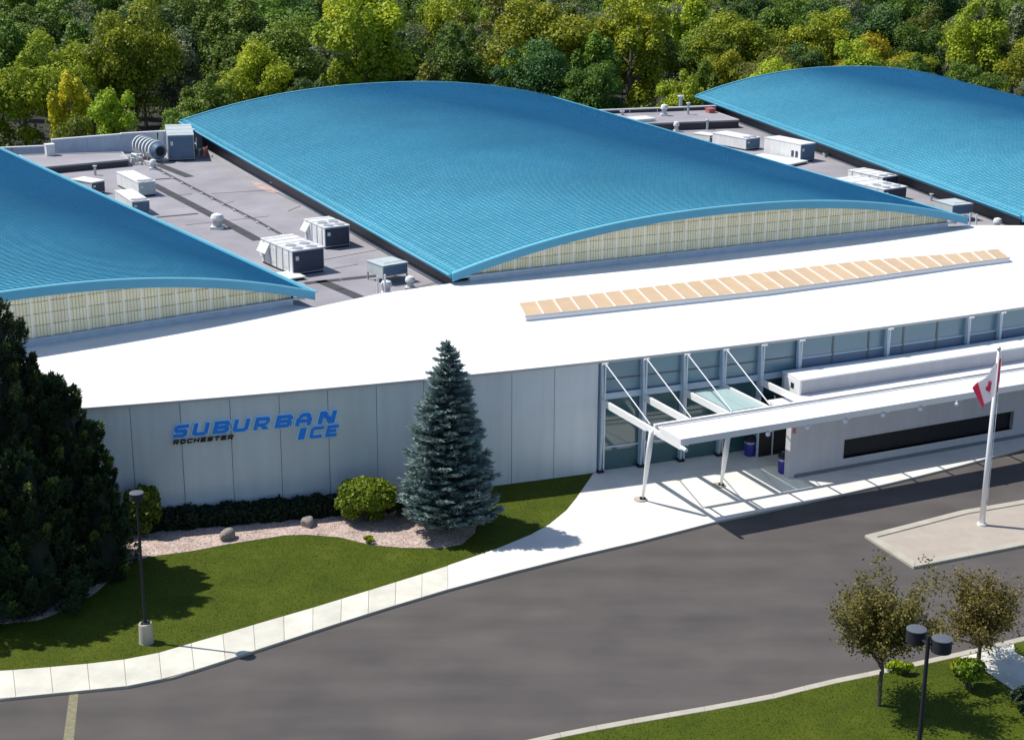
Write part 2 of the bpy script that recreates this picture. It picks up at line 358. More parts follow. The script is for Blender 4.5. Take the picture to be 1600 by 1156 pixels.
def copy_tree(o, loc, rz, scale=None, mats=None):
    c = o.copy(); COL.objects.link(c); c.location = loc; c.rotation_euler = (0,0,rz)
    if scale: c.scale = scale
    for ch in o.children:
        d = ch.copy(); COL.objects.link(d); d.parent = c
        for g in ch.children:
            e = g.copy(); COL.objects.link(e); e.parent = d
    return c

# ------------------------------------------------------------------ foliage helper
def leafmesh(name, P, Nn, size, aspect=1.6, spread=.9, val=None, mats=None, sizevar=.35):
    """P: n x 3 leaf centres, Nn: n x 3 preferred facing; a four-cornered leaf at each"""
    n = len(P); N = Nn + rng.normal(0, spread, (n,3)); N /= np.linalg.norm(N, axis=1)[:,None]+1e-9
    R = rng.normal(0, 1, (n,3)); T = np.cross(N, R); T /= np.linalg.norm(T, axis=1)[:,None]+1e-9; B = np.cross(N, T)
    s = (size*(1 + rng.uniform(-sizevar, sizevar, n)))[:,None]
    V = np.stack([P - T*s*aspect/2, P - B*s/2 + N*s*.08, P + T*s*aspect/2, P + B*s/2 + N*s*.08], 1).reshape(-1, 3)
    me = bpy.data.meshes.new(name); me.vertices.add(4*n); me.vertices.foreach_set('co', V.astype(np.float32).ravel())
    me.loops.add(4*n); me.loops.foreach_set('vertex_index', np.arange(4*n, dtype=np.int32))
    me.polygons.add(n); me.polygons.foreach_set('loop_start', np.arange(0, 4*n, 4, dtype=np.int32)); me.polygons.foreach_set('loop_total', np.full(n, 4, dtype=np.int32))
    val = rng.random(n) if val is None else np.clip(val, 0, 1)
    at = me.attributes.new('leaf', 'FLOAT', 'FACE'); at.data.foreach_set('value', val.astype(np.float32))
    if mats: me.materials.append(mats)
    me.update(); me.validate()
    return me
def needlemesh(name, A, D, length, width, val, m):
    """tufts: thin triangles starting at A and pointing along D"""
    n = len(A); D = D/(np.linalg.norm(D, axis=1)[:,None]+1e-9); R = rng.normal(0,1,(n,3)); S = np.cross(D, R); S /= np.linalg.norm(S,axis=1)[:,None]+1e-9
    L = (length*rng.uniform(.6,1.3,n))[:,None]; W = (width*rng.uniform(.7,1.3,n))[:,None]
    V = np.stack([A - S*W/2, A + S*W/2, A + D*L], 1).reshape(-1,3)
    me = bpy.data.meshes.new(name); me.vertices.add(3*n); me.vertices.foreach_set('co', V.astype(np.float32).ravel())
    me.loops.add(3*n); me.loops.foreach_set('vertex_index', np.arange(3*n, dtype=np.int32))
    me.polygons.add(n); me.polygons.foreach_set('loop_start', np.arange(0,3*n,3,dtype=np.int32)); me.polygons.foreach_set('loop_total', np.full(n,3,dtype=np.int32))
    at = me.attributes.new('leaf','FLOAT','FACE'); at.data.foreach_set('value', np.clip(val,0,1).astype(np.float32))
    me.materials.append(m); me.update(); me.validate(); return me

# ================================================================== THE GROUND
XF = np.array([0.00252404184, 0.359748627, 76.8020058])
def fac(x): return XF[0]*x*x + XF[1]*x + XF[2]               # plan line of the front wall
def fslope(x): return math.atan(2*XF[0]*x + XF[1])
def terrain(x, y): 
    t = max(0., y-172.)
    return -.06 - min(t, 200.)*.062
# ground sheet to the horizon
ys = [-60, 0, 40, 60, 80, 100, 130, 150, 165, 172, 180, 190, 200, 215, 230, 250, 270, 290, 310, 330, 345, 380, 500, 900, 2500]
xs = [-2000, -800, -300, -200, -150, -100, -60, -30, 0, 30, 60, 100, 150, 200, 300, 800, 2000]
vs = [(x, y, terrain(x, y)) for y in ys for x in xs]
fs = [(j*len(xs)+i, j*len(xs)+i+1, (j+1)*len(xs)+i+1, (j+1)*len(xs)+i) for j in range(len(ys)-1) for i in range(len(xs)-1)]
tag(MB().add(vs, fs).build('ground', M['soil']), kind='structure')

outer = [(-700,1140),(-400,1118),(-200,1103),(0,1090.7),(108,1080),(198,1071),(270,1056.5),(324,1040),(400,1015),(500,982),(600,950),(700,920),(800,893),(900,868),(1000,845),(1120,814),(1200,797),(1300,775),(1400,752),(1500,727),(1600,700)]
inner = [(-700,1085),(-400,1068),(-200,1056),(0,1047),(88,1040),(165.5,1033),(230,1024),(284,1008),(360,986),(400,974),(500,945),(600,914),(700,883),(777,856.5),(830,834.6),(858,819),(885,797),(900,778.6),(915,757),(926,741)]
ZP = .12
OUT = [G(u,v,ZP) for u,v in outer]; INN = [G(u,v,ZP) for u,v in inner]
d_ = (OUT[-1]-OUT[-2]).normalized()
OUT += [OUT[-1]+d_*8, OUT[-1]+d_*45]
# asphalt road
road = [(-80,20),(110,20),(110,120),(60,112)] + [(p.x, p.y+.05) for p in reversed(OUT)] + [(-80,46)]
tag(MB().add([(x,y,0) for x,y in road], [tuple(range(len(road)))]).build('road', M['asphalt']), kind='structure')
# lawn in front of the wall
facx = [x for x in np.linspace(-46, 4.4, 30)]
poly = [(p.x,p.y) for p in INN] + [(x, fac(x)-.02) for x in reversed(facx)]
lawn1 = tag(MB().prism([Vector((x,y)) for x,y in poly], -.05, ZP-.02).build('lawn', M['lawn']), kind='structure')
# pavement: kerb body, forecourt sheet, slabs
def resample(P, n):
    L = [0]
    for a, b in zip(P[:-1], P[1:]): L.append(L[-1] + (b-a).length)
    out = []
    for i in range(n+1):
        s = L[-1]*i/n; j = max(k for k in range(len(L)) if L[k] <= s+1e-9); j = min(j, len(P)-2)
        t = (s-L[j])/(L[j+1]-L[j]); out.append(P[j].lerp(P[j+1], t))
    return out
sw = tag(bpy.data.objects.new('sidewalk', None), kind='structure')
facr = [Vector((x, fac(x)+.3, ZP)) for x in np.linspace(4.35, 60, 24)]
bodypoly = [Vector((p.x,p.y)) for p in OUT] + [Vector((p.x,p.y)) for p in reversed(facr)] + [Vector((p.x,p.y)) for p in reversed(INN)]
mb = MB(); mb.prism(bodypoly, -.04, ZP-.03)
sw = tag(mb.build('sidewalk', M['kerb']), kind='structure')
Os = OUT[:12]; Is = INN[:13]        # slabbed part
# the slabbed strip ends near the spruce; resample both edges to 26 steps
A = resample(Os, 26); B = resample(Is, 26)
for i in range(26):
    a0, a1, b0, b1 = A[i], A[i+1], B[i], B[i+1]
    g = .012
    def sh(p, q): return p + (q-p).normalized()*g
    # kerb strip along the road edge and slab behind it
    q = [a0.lerp(b0,.0), a1.lerp(b1,.0), a1.lerp(b1,.985), a0.lerp(b0,.985)]
    q = [sh(q[0],q[1]), sh(q[1],q[0]), sh(q[2],q[3]), sh(q[3],q[2])]
    MB().prism([Vector((p.x,p.y)) for p in q], ZP-.03, ZP+rng.uniform(-.003,.003)).build('slab', M['slab'], sw, bevel=.008)
fc = [Vector((p.x,p.y)) for p in [A[26]]+OUT[12:]] + [Vector((p.x,p.y)) for p in reversed(facr)] + [Vector((p.x,p.y)) for p in reversed([B[26]]+INN[13:])]
MB().prism(fc, ZP-.03, ZP).build('forecourt', M['concrete'], sw)
# painted line across the road at the left
l0, l1 = G(109,1081,0), G(97,1170,0); l2, l3 = G(123,1079,0), G(114,1170,0)
tag(MB().add([(l0.x,l0.y,.005),(l2.x,l2.y,.005),(l3.x,l3.y,.005),(l1.x,l1.y,.005)], [(0,1,2,3)]).build('road_marking', M['yellow_line']), kind='structure')
# planting bed
bedlow = [(-60,990),(0,975),(60,968),(110,950),(150,925),(200,880),(230,870),(297,861),(355,850),(400,843),(445,836),(480,835),(530,839),(580,851),(630,855.5),(690,856),(722,850),(742,832),(748,805),(740,775)]
bed = [G(u,v,ZP-.01) for u,v in bedlow]
bedtop = [Vector((x, fac(x)-.05, 0)) for x in np.linspace(-30, bed[-1].x, 16)]
tag(MB().prism([Vector((p.x,p.y)) for p in bed+bedtop[::-1]], ZP-.03, ZP-.005).build('planting_bed', M['gravel']), kind='structure')
# scattered stones lying on the bed
def stones(n, poly, z, name, m, smin=.02, smax=.05):
    xs_ = [p[0] for p in poly]; ys_ = [p[1] for p in poly]; mb = MB(); k = 0
    while k < n:
        x = rng.uniform(min(xs_), max(xs_)); y = rng.uniform(min(ys_), max(ys_))
        if not inside(x, y, poly): continue
        s = rng.uniform(smin, smax); a = rng.uniform(0, 6.3); c, d = math.cos(a)*s, math.sin(a)*s
        mb.add([(x+c,y+d,z),(x-d,y+c,z),(x-c,y-d,z),(x+d,y-c,z),(x,y,z+s*.9)], [(0,1,4),(1,2,4),(2,3,4),(3,0,4)]); k += 1
    return mb.build(name, m)
def inside(x, y, poly):
    c = False; n = len(poly)
    for i in range(n):
        x0,y0 = poly[i][0],poly[i][1]; x1,y1 = poly[(i+1)%n][0],poly[(i+1)%n][1]
        if (y0 > y) != (y1 > y) and x < (x1-x0)*(y-y0)/(y1-y0)+x0: c = not c
    return c
bp_ = [(p.x,p.y) for p in bed+bedtop[::-1]]
tag(stones(2600, bp_, ZP-.004, 'gravel', M['gravel']), 'pinkish gravel stones scattered over the planting bed by the long wall', 'gravel', kind='stuff')
# island with the flagpole
isl = [(1350.9,835.5),(1427.9,884.7),(1600,850.8),(1800,806),(1800,732),(1600,780),(1501.7,796.8),(1416,819)]
IS = [G(u,v,.13) for u,v in isl]
def inset(P, d):
    n = len(P); out = []; area = sum(P[i].x*P[(i+1)%n].y - P[(i+1)%n].x*P[i].y for i in range(n)); sg = 1 if area > 0 else -1
    for i in range(n):
        a, b, c = P[i-1], P[i], P[(i+1)%n]
        e1 = Vector((b.x-a.x, b.y-a.y)).normalized(); e2 = Vector((c.x-b.x, c.y-b.y)).normalized()
        n1 = Vector((-e1.y, e1.x))*sg; n2 = Vector((-e2.y, e2.x))*sg; bi = (n1+n2); bi /= max(.35, bi.length_squared/2*1.0)
        out.append(Vector((b.x, b.y, b.z)) + Vector((bi.x, bi.y, 0))*d)
    return out
ISI = inset(IS, .42)
island = tag(MB().prism([Vector((p.x,p.y)) for p in ISI], 0.0, .075).build('traffic_island', M['island']), kind='structure')
n = len(IS)
for i in range(n):
    a, b, c, d = IS[i], IS[(i+1)%n], ISI[(i+1)%n], ISI[i]
    k = max(1, round((b-a).length/3.0))
    for j in range(k):
        q = [a.lerp(b,j/k), a.lerp(b,(j+1)/k), d.lerp(c,(j+1)/k), d.lerp(c,j/k)]
        q[0] = q[0].lerp(q[1], .004); q[3] = q[3].lerp(q[2], .004)
        MB().prism([Vector((p.x,p.y)) for p in q], 0., .13).build('kerbstone', M['kerb'], island, bevel=.015)
# lawn with kerb at the bottom right
kl = [(700,1182),(815,1157),(900,1138),(1000,1120),(1100,1103),(1200,1085),(1292,1062),(1372,1046),(1462,1026),(1530,1011),(1585,997),(1640,985),(1800,950)]
KO = [G(u,v,.12) for u,v in kl]; KI = [p + Vector((.05,-.34,0)) for p in KO]
kb = tag(MB().prism([Vector((p.x,p.y)) for p in KO+KI[::-1]], 0., .09).build('kerb', M['kerb']), kind='structure')
ka = resample(KO, 22); kc = resample(KI, 22)
for i in range(22):
    q = [ka[i], ka[i+1].lerp(ka[i],.006), kc[i+1].lerp(kc[i],.006), kc[i]]
    MB().prism([Vector((p.x,p.y)) for p in q], .02, .125).build('kerbstone', M['kerb'], kb, bevel=.015)
lw2 = [(p.x,p.y) for p in KI[:10]] + [tuple(G(1500,1026,.1))[:2], tuple(G(1533,1043,.1))[:2], tuple(G(1582,1077,.1))[:2], tuple(G(1625,1110,.1))[:2], (24,49), (24,38), (-6,38)]
tag(MB().prism([Vector(p) for p in lw2], -.02, .10).build('lawn', M['lawn']), kind='structure')
pth = [(KI[9].x,KI[9].y)] + [(p.x,p.y) for p in KI[10:]] + [(34,52)] + [(24,49), tuple(G(1625,1110,.1))[:2], tuple(G(1582,1077,.1))[:2], tuple(G(1533,1043,.1))[:2], tuple(G(1500,1026,.1))[:2]]
tag(MB().prism([Vector(p) for p in pth], -.02, .097).build('path', M['slab']), kind='structure')
g3 = [G(u,v,.1) for u,v in [(1584,1005),(1600,999),(1660,985),(1700,1000),(1640,1022),(1600,1026),(1586,1018)]]
tag(MB().prism([Vector((p.x,p.y)) for p in g3], .09, .115).build('lawn', M['lawn']), kind='structure')

# grass blades
def grass(n, poly, z, exclude, name, label):
    xs_ = [p[0] for p in poly]; ys_ = [p[1] for p in poly]; pts = []
    while len(pts) < n:
        x = rng.uniform(min(xs_), max(xs_)); y = rng.uniform(min(ys_), max(ys_))
        if inside(x,y,poly) and not any(inside(x,y,e) for e in exclude): pts.append((x,y,z))
    P = np.array(pts); D = np.stack([rng.normal(0,.45,n), rng.normal(0,.45,n), np.ones(n)],1)
    nv = np.sin(P[:,0]*1.7+np.sin(P[:,1]*2.3))*.15+.4 + rng.normal(0,.22,n)
    o = link(name, needlemesh(name, P, D, .04, .03, nv, M['blade'])); tag(o, label, 'grass', kind='stuff')
vis1 = [(p.x,p.y) for p in INN[3:]] + [(x, fac(x)-.1) for x in reversed([x for x in facx if x > -25])]
grass(24000, vis1, ZP-.02, [bp_], 'grass', 'short mown grass between the curved pavement and the long wall')
lw2v = [(p[0],p[1]) for p in lw2[1:10]] + lw2[10:14] + [(17,50),(1,50)]
grass(18000, lw2v, .10, [], 'grass', 'short mown grass on the lawn behind the kerb at lower right')

# ================================================================== THE BUILDING
ZR, ZD = 6.05, 5.3                                   # white roof level, dark roof level
bld = empty('arena_building', (10, 95, 0), 0, 'long ice arena building with three arched blue roofs and a white front roof', 'building')
AX = []
def arc_x(x0, d):                                    # walk distance d along the front wall
    x = x0; step = .02*np.sign(d); n_ = int(abs(d)/.02)
    for _ in range(n_): x += step*math.cos(fslope(x))
    return x
# vault data: near left corner, rotation, width, length, rise near, rise far, far lift (in units of 23.3 m), exponent
U = 23.3
VA = [(-1.67377,3.00563,.59948,1.44997,2.67052,.10571,.10534,.00771,2.21517),
      (-.15076,4.00891,.44744,1.64923,2.67146,.10386,.10324,.01285,2.19881),
      (1.50792,4.75456,.26228,1.37933,2.67148,.10533,.10841,-.00383,2.19289)]
ZE = H - U                                           # eave level 6.7
def vault_pt(k, t, s, dz=0.):                        # t across 0..1, s metres back from the near edge
    x0,y0,a,W,L,R,Rf,dzf,p = VA[k]; W*=U; L*=U; q = s/L
    h = (R*(1-q)+Rf*q)*U*(1-abs(2*t-1)**p) + dzf*U*q
    ex = (math.cos(a), math.sin(a)); ey = (-math.sin(a), math.cos(a))
    return Vector((x0*U + t*W*ex[0] + s*ey[0], y0*U + t*W*ex[1] + s*ey[1], ZE + h + dz))
for k in range(3):
    W = VA[k][3]*U; L = VA[k][4]*U; nt_, ns_ = 72, 24
    TS = [i/nt_ for i in range(nt_+1)]
    # curved roof skin: courses of metal tiles parted by low raised seams, shade painted on the seam sides
    me = bpy.data.meshes.new('vault_roof'); course = .30; nc = int(L/course); vs = []; fs = []; ms = []; uvs = []
    n1 = nt_+1
    for j in range(nc):
        s0_, s1_ = L*j/nc, L*(j+1)/nc
        for s_, lift in ((s0_, 0.), (s0_+.004, .038), (s0_+.036, .038), (s0_+.040, 0.)):
            for t in TS: vs.append(tuple(vault_pt(k, t, s_, lift))); uvs.append((s_, t*W))
    for j in range(nc*4-1):
        a_ = j*n1
        for i in range(nt_): fs.append((a_+i, a_+i+1, a_+n1+i+1, a_+n1+i)); ms.append(1 if j % 4 in (0,2) else 0)
    me.from_pydata(vs, [], fs); uvl = me.uv_layers.new(name='UVMap')
    vi = np.zeros(len(me.loops), dtype=np.int32); me.loops.foreach_get('vertex_index', vi)
    uvl.data.foreach_set('uv', np.array(uvs, dtype=np.float32)[vi].ravel())
    me.materials.append(M['shingles']); me.materials.append(M['seam_shade']); me.polygons.foreach_set('material_index', ms)
    me.update(); vr = link('vault_roof', me); set_parent_world(vr, bld)
    # near and far fascia, flashing
    for s0, s1, nm in ((-.04, .10, 'fascia'), (L-.10, L+.04, 'fascia')):
        vs = []; fs = []
        for i, t in enumerate(TS):
            for s, dz in ((s0,.03),(s1,.03),(s1,-.43),(s0,-.43)): vs.append(vault_pt(k,t,s,dz))
        for i in range(nt_):
            for j in range(4): fs.append((4*i+j, 4*i+4+j, 4*i+4+(j+1)%4, 4*i+(j+1)%4))
        fs += [(0,1,2,3), (4*nt_+3,4*nt_+2,4*nt_+1,4*nt_)]
        wpart(MB().add(vs, fs), nm, M['fascia'], vr)
        vs = []; fs = []
        for i, t in enumerate(TS):
            for s, dz in ((s0-.02,.09),(s1+.06,.09),(s1+.06,.032),(s0-.02,.032)): vs.append(vault_pt(k,t,s,dz))
        for i in range(nt_):
            for j in range(4): fs.append((4*i+j, 4*i+4+j, 4*i+4+(j+1)%4, 4*i+(j+1)%4))
        fs += [(0,1,2,3), (4*nt_+3,4*nt_+2,4*nt_+1,4*nt_)]
        wpart(MB().add(vs, fs), 'flashing', M['edge_light'], vr)
    # eaves: gutter, snow rail, dark wall below, soffit
    for t, sg in ((0.,-1),(1.,1)):
        a = vault_pt(k,t,.12,-.02); b = vault_pt(k,t,L-.12,-.02); ex = Vector((math.cos(VA[k][2]), math.sin(VA[k][2]), 0))*sg
        wpart(MB().bar(a+ex*.02-Vector((0,0,.12)), b+ex*.02-Vector((0,0,.12)), .10, .24), 'eave_fascia', M['fascia'], vr)
        wpart(MB().bar(a+ex*.16+Vector((0,0,.0)), b+ex*.16+Vector((0,0,.0)), .16, .07), 'gutter', M['edge_light'], vr)
        wpart(MB().bar(a-ex*.32+Vector((0,0,.15)), b-ex*.32+Vector((0,0,.15)), .05, .09), 'snow_rail', M['edge_light'], vr)
        ey_ = (b-a).normalized(); wa = a-ex*.75+ey_*1.2; wb = b-ex*.75-ey_*.3
        wpart(MB().bar(Vector((wa.x,wa.y,(ZD+6.4)/2-.02)), Vector((wb.x,wb.y,(ZD+6.4)/2-.02)), .15, 6.4-ZD+.04), 'side_wall', M['dark_wall'], vr)
        wpart(MB().bar(Vector((wa.x,wa.y,ZD+.08))+ex*.16, Vector((wb.x,wb.y,ZD+.08))+ex*.16, .16, .14), 'base_flashing', M['trim'], vr)
    # gable: curb, panels with ribs, mullions
    s_g = .60; zb = ZR+.36
    def gz(t): return vault_pt(k,t,s_g)[2]-.30
    t0 = .034; t1 = 1-.034
    for sa in (s_g,):
        p0 = vault_pt(k,t0,sa-.06); p1 = vault_pt(k,t1,sa-.06)
        wpart(MB().bar(Vector((p0.x,p0.y,ZR+.16)), Vector((p1.x,p1.y,ZR+.16)), .22, .34), 'gable_curb', M['curb_blue'], vr)
        wpart(MB().bar(Vector((p0.x,p0.y,zb+.0))+Vector((0,-.06,0)), Vector((p1.x,p1.y,zb+.0))+Vector((0,-.06,0)), .34, .07), 'gable_sill', M['blue_steel'], vr)
        # back-up wall behind the panels
        vs = []; 
        TT = np.linspace(t0, t1, 60)
        for t in TT:
            q = vault_pt(k,t,sa+.16); vs += [(q.x,q.y,ZD),(q.x,q.y,gz(t)+.02)]
        wpart(MB().add(vs, [(2*i,2*i+2,2*i+3,2*i+1) for i in range(59)]), 'gable_wall', M['gable_rib'], vr)
    nb = round(W/1.06); ribs = MB(); gmesh = MB()
    ex = Vector((math.cos(VA[k][2]), math.sin(VA[k][2]), 0)); ey = Vector((-ex.y, ex.x, 0))
    for i in range(nb):
        ta = t0+(t1-t0)*i/nb; tb = t0+(t1-t0)*(i+1)/nb
        if k < 2:
            pm = vault_pt(k, ta, s_g-.03)
            if gz(ta)-zb > .08: wpart(MB().bar(Vector((pm.x,pm.y,zb+.03)), Vector((pm.x,pm.y,gz(ta))), .07, .10, up=ex), 'gable_mullion', M['mullion_w'], vr)
        rh = .62; r_ = 0
        while True:
            za = zb+.045+r_*rh; zt = za+rh-.03
            if za > max(gz(ta), gz(tb))-.05: break
            A_ = vault_pt(k,ta,s_g)+ex*.045; B_ = vault_pt(k,tb,s_g)-ex*.045
            z0a = min(za, gz(ta)-.02); z0b = min(za, gz(tb)-.02)
            vq = []
            for o_ in (0,.1):
                vq += [Vector((A_.x,A_.y,z0a))+ey*o_, Vector((B_.x,B_.y,z0b))+ey*o_, Vector((B_.x,B_.y,max(z0b,min(zt,gz(tb)-.01))))+ey*o_, Vector((A_.x,A_.y,max(z0a,min(zt,gz(ta)-.01))))+ey*o_]
            mb = MB().add(vq, [(0,1,2,3),(7,6,5,4),(0,4,5,1),(1,5,6,2),(2,6,7,3),(3,7,4,0)])
            wpart(mb, 'gable_panel', M['gable'], vr)
            for j in range(1,5):
                q = A_.lerp(B_, j/5); tt = ta+(tb-ta)*j/5; zz = min(zt, gz(tt)-.03)
                if zz > za+.05: ribs.bar(Vector((q.x,q.y,za))-ey*.012, Vector((q.x,q.y,zz))-ey*.012, .028, .03, up=ex)
            r_ += 1
            if r_ > 5: break
    o = wpart(ribs, 'gable_rib', M['gable_rib'], vr); o['kind'] = 'stuff'
    # sloping brace at both ends of the gable
    for t, sg in ((t0,-1),(t1,1)):
        p = vault_pt(k,t,s_g-.1); q = p + ex*sg*.75
        wpart(MB().bar(Vector((p.x,p.y,zb-.02)), Vector((q.x,q.y,6.32)), .12, .12), 'end_brace', M['white_metal'], vr)

# flat dark roof in the wedges between the vaults (and under them)
RB = [G(-60,229,5.3), G(88,217.5+22,5.3), G(190.7,238.2,5.3), G(907,186,5.3), G(1096,181,5.3)]
RB = [(-58,133.5),(-39.5,139.5),(-34.3,142.6),(-10,153),(6,161),(20,165),(50,176)]
front_pts = [Vector((x, fac(x)+1.2)) for x in np.linspace(-31, 58, 40)]
roofpoly = front_pts + [Vector((64,150))] + [Vector(p) for p in reversed(RB)] + [Vector((-62,110))]
wpart(MB().prism(roofpoly, ZD-.35, ZD), 'flat_roof', M['dark_roof'], bld)
# outer walls under it (sides and rear)
mb = MB()
ring = roofpoly
for i in range(len(front_pts)-1, len(ring)):
    a = ring[i]; b = ring[(i+1) % len(ring)]
    mb.bar((a.x,a.y,(ZD-.35)/2-.05), (b.x,b.y,(ZD-.35)/2-.05), .3, ZD-.3)
wpart(mb, 'outer_wall', M['wall'], bld)
# rear parapet: coping and pale inner panels
cp = [Vector((p[0],p[1],0)) for p in RB]
ztop = [6.35,6.35,6.75,6.75,6.45,6.45,6.45]
for i in range(len(cp)-1):
    a, b = cp[i], cp[i+1]; z = ztop[i+1] if i in (1,) else ztop[i]
    z = (6.35 if i == 0 else 6.85 if i == 1 else 6.9 if i < 3 else 6.35)
    k_ = max(1, round((b-a).length/3.2))
    for j in range(k_):
        p, q = a.lerp(b, j/k_), a.lerp(b, (j+1)/k_-.006)
        wpart(MB().bar(Vector((p.x,p.y,(z+ZD)/2)), Vector((q.x,q.y,(z+ZD)/2)), .14, z-ZD, up=(0,0,1)), 'parapet_panel', M['curb_blue'] if i < 3 else M['dark_wall'], bld)
    wpart(MB().bar(Vector((a.x,a.y,z+.05)), Vector((b.x,b.y,z+.05)), .34, .10), 'coping', M['white_metal'], bld)

# white front roof: outline in plan
back = []
def vxy(k,t,s): 
    p = vault_pt(k,t,s); return Vector((p.x,p.y))
def ln(u,v,z=ZR): 
    p = G(u,v,z); return Vector((p.x,p.y))
backline = [vxy(0,-.30,s_g+.2), vxy(0,0,s_g+.2), vxy(0,.96,s_g+.2), ln(492,481), ln(501,478.5), ln(592,459), ln(700,443.5), vxy(1,.03,s_g+.2), vxy(1,.97,s_g+.2), ln(1517,352), ln(1600,352.5), vxy(2,.03,s_g+.2), vxy(2,.6,s_g+.2), vxy(2,1.0,s_g+.2)]
fr = [Vector((x, fac(x)-.12)) for x in np.linspace(-31, 60, 60)]
wp = fr + backline[::-1]
wpart(MB().prism(wp, ZR-.10, ZR, bottom=True), 'front_roof', M['white_roof'], bld)
# edge trim along the front
vs = []; fs = []
TX = np.linspace(-31, 60, 80)
for i, x in enumerate(TX):
    a = fslope(x); nx, ny = math.sin(a), -math.cos(a); y = fac(x)
    for o_, z in ((.125,ZR+.03),(.19,ZR+.03),(.19,ZR-.10),(.125,ZR-.10)): vs.append((x+nx*o_, y+ny*o_, z))
    if i:
        for j in range(4): fs.append((4*i-4+j, 4*i+j, 4*i+(j+1)%4, 4*i-4+(j+1)%4))
wpart(MB().add(vs, fs), 'roof_edge_trim', M['trim'], bld)
for sd_ in (.0,):
    pass
# faint seams welded in the white membrane
sm = MB()
for d in np.arange(-26, 56, 3.05):
    a = fslope(d); p = Vector((d + math.sin(a)*.02, fac(d)+.1, 0)); q = p + Vector((-math.sin(a), math.cos(a), 0))*7.0
    sm.bar((p.x,p.y,ZR+.003), (q.x,q.y,ZR+.003), .05, .006)
o = wpart(sm, 'membrane_seam', M['white_roof'], bld); o['kind'] = 'stuff'

# long skylight
fe = [(821,493.8),(1100,465-.5),(1200,453.8),(1350,434),(1500,412.5),(1577.5,402.5)]
be = [(810,473.8),(1100,437.5),(1200,424.5),(1350,407),(1500,395.5),(1560,388.8)]
FE = resample([G(u,v,ZR+.30) for u,v in fe], 31); 
BE = resample([G(u,v,ZR+.42) for u,v in be], 31)
sk = wpart(MB().prism([Vector((p.x,p.y)) for p in FE+BE[::-1]], ZR-.02, ZR+.22), 'skylight', M['white_metal'], bld)
for i in range(31):
    a, b, c, d = FE[i].copy(), FE[i+1].copy(), BE[i+1].copy(), BE[i].copy()
    a2, b2, c2, d2 = a.lerp(b,.025), a.lerp(b,.975), d.lerp(c,.975), d.lerp(c,.025)
    vq = [Vector((p.x,p.y,p.z)) for p in (a2,b2,c2,d2)]; vb = [p-Vector((0,0,.06)) for p in vq]
    wpart(MB().add(vq+vb, [(0,1,2,3),(7,6,5,4),(0,4,5,1),(1,5,6,2),(2,6,7,3),(3,7,4,0)]), 'skylight_pane', M['sky_pane'], sk)
    wpart(MB().bar(a, d, .055, .09), 'glazing_bar', M['white_metal'], sk)
wpart(MB().tube([p-Vector((0,0,.03)) for p in FE], .045, 6), 'edge_bead', M['trim'], sk)
wpart(MB().bar(FE[-1], BE[-1], .075, .09), 'glazing_bar', M['white_metal'], sk)

# front wall panels left of the entrance
x1 = arc_x(0, 0); XC = hitfac(934,739).x                       # first column of the glass front
bay = 2.27; xr = XC-.10; i = 0
seampx = [866,799,732,661,587,511,435,358,280,202]
xsm = [xr] + [hitfac(u, {866:570,799:576,732:583,661:591,587:600,511:605,435:611,358:617,280:624,202:630}[u]).x for u in seampx]
xsm += [xsm[-1]-2.3*(j+1) for j in range(5)]
for a, b in zip(xsm[:-1], xsm[1:]):
    pa = Vector((a-.012, fac(a-.012))); pb = Vector((b+.012, fac(b+.012)))
    an = fslope((a+b)/2); nn = Vector((math.sin(an), -math.cos(an)))
    q = [pa, pb, pb+nn*.09, pa+nn*.09]
    wpart(MB().prism(q, .05, ZR-.02, bottom=True), 'wall_panel', M['wall'], bld)
mb = MB(); xx = np.linspace(-31, xr, 30)
for a, b in zip(xx[:-1], xx[1:]): mb.bar((a,fac(a)+.12,ZR/2-.1), (b,fac(b)+.12,ZR/2-.1), .2, ZR-.25)
wpart(mb, 'backing_wall', M['joint'], bld)

# glass front: bays
cols = [XC+.1]
for i in range(22): cols.append(arc_x(cols[-1], bay))
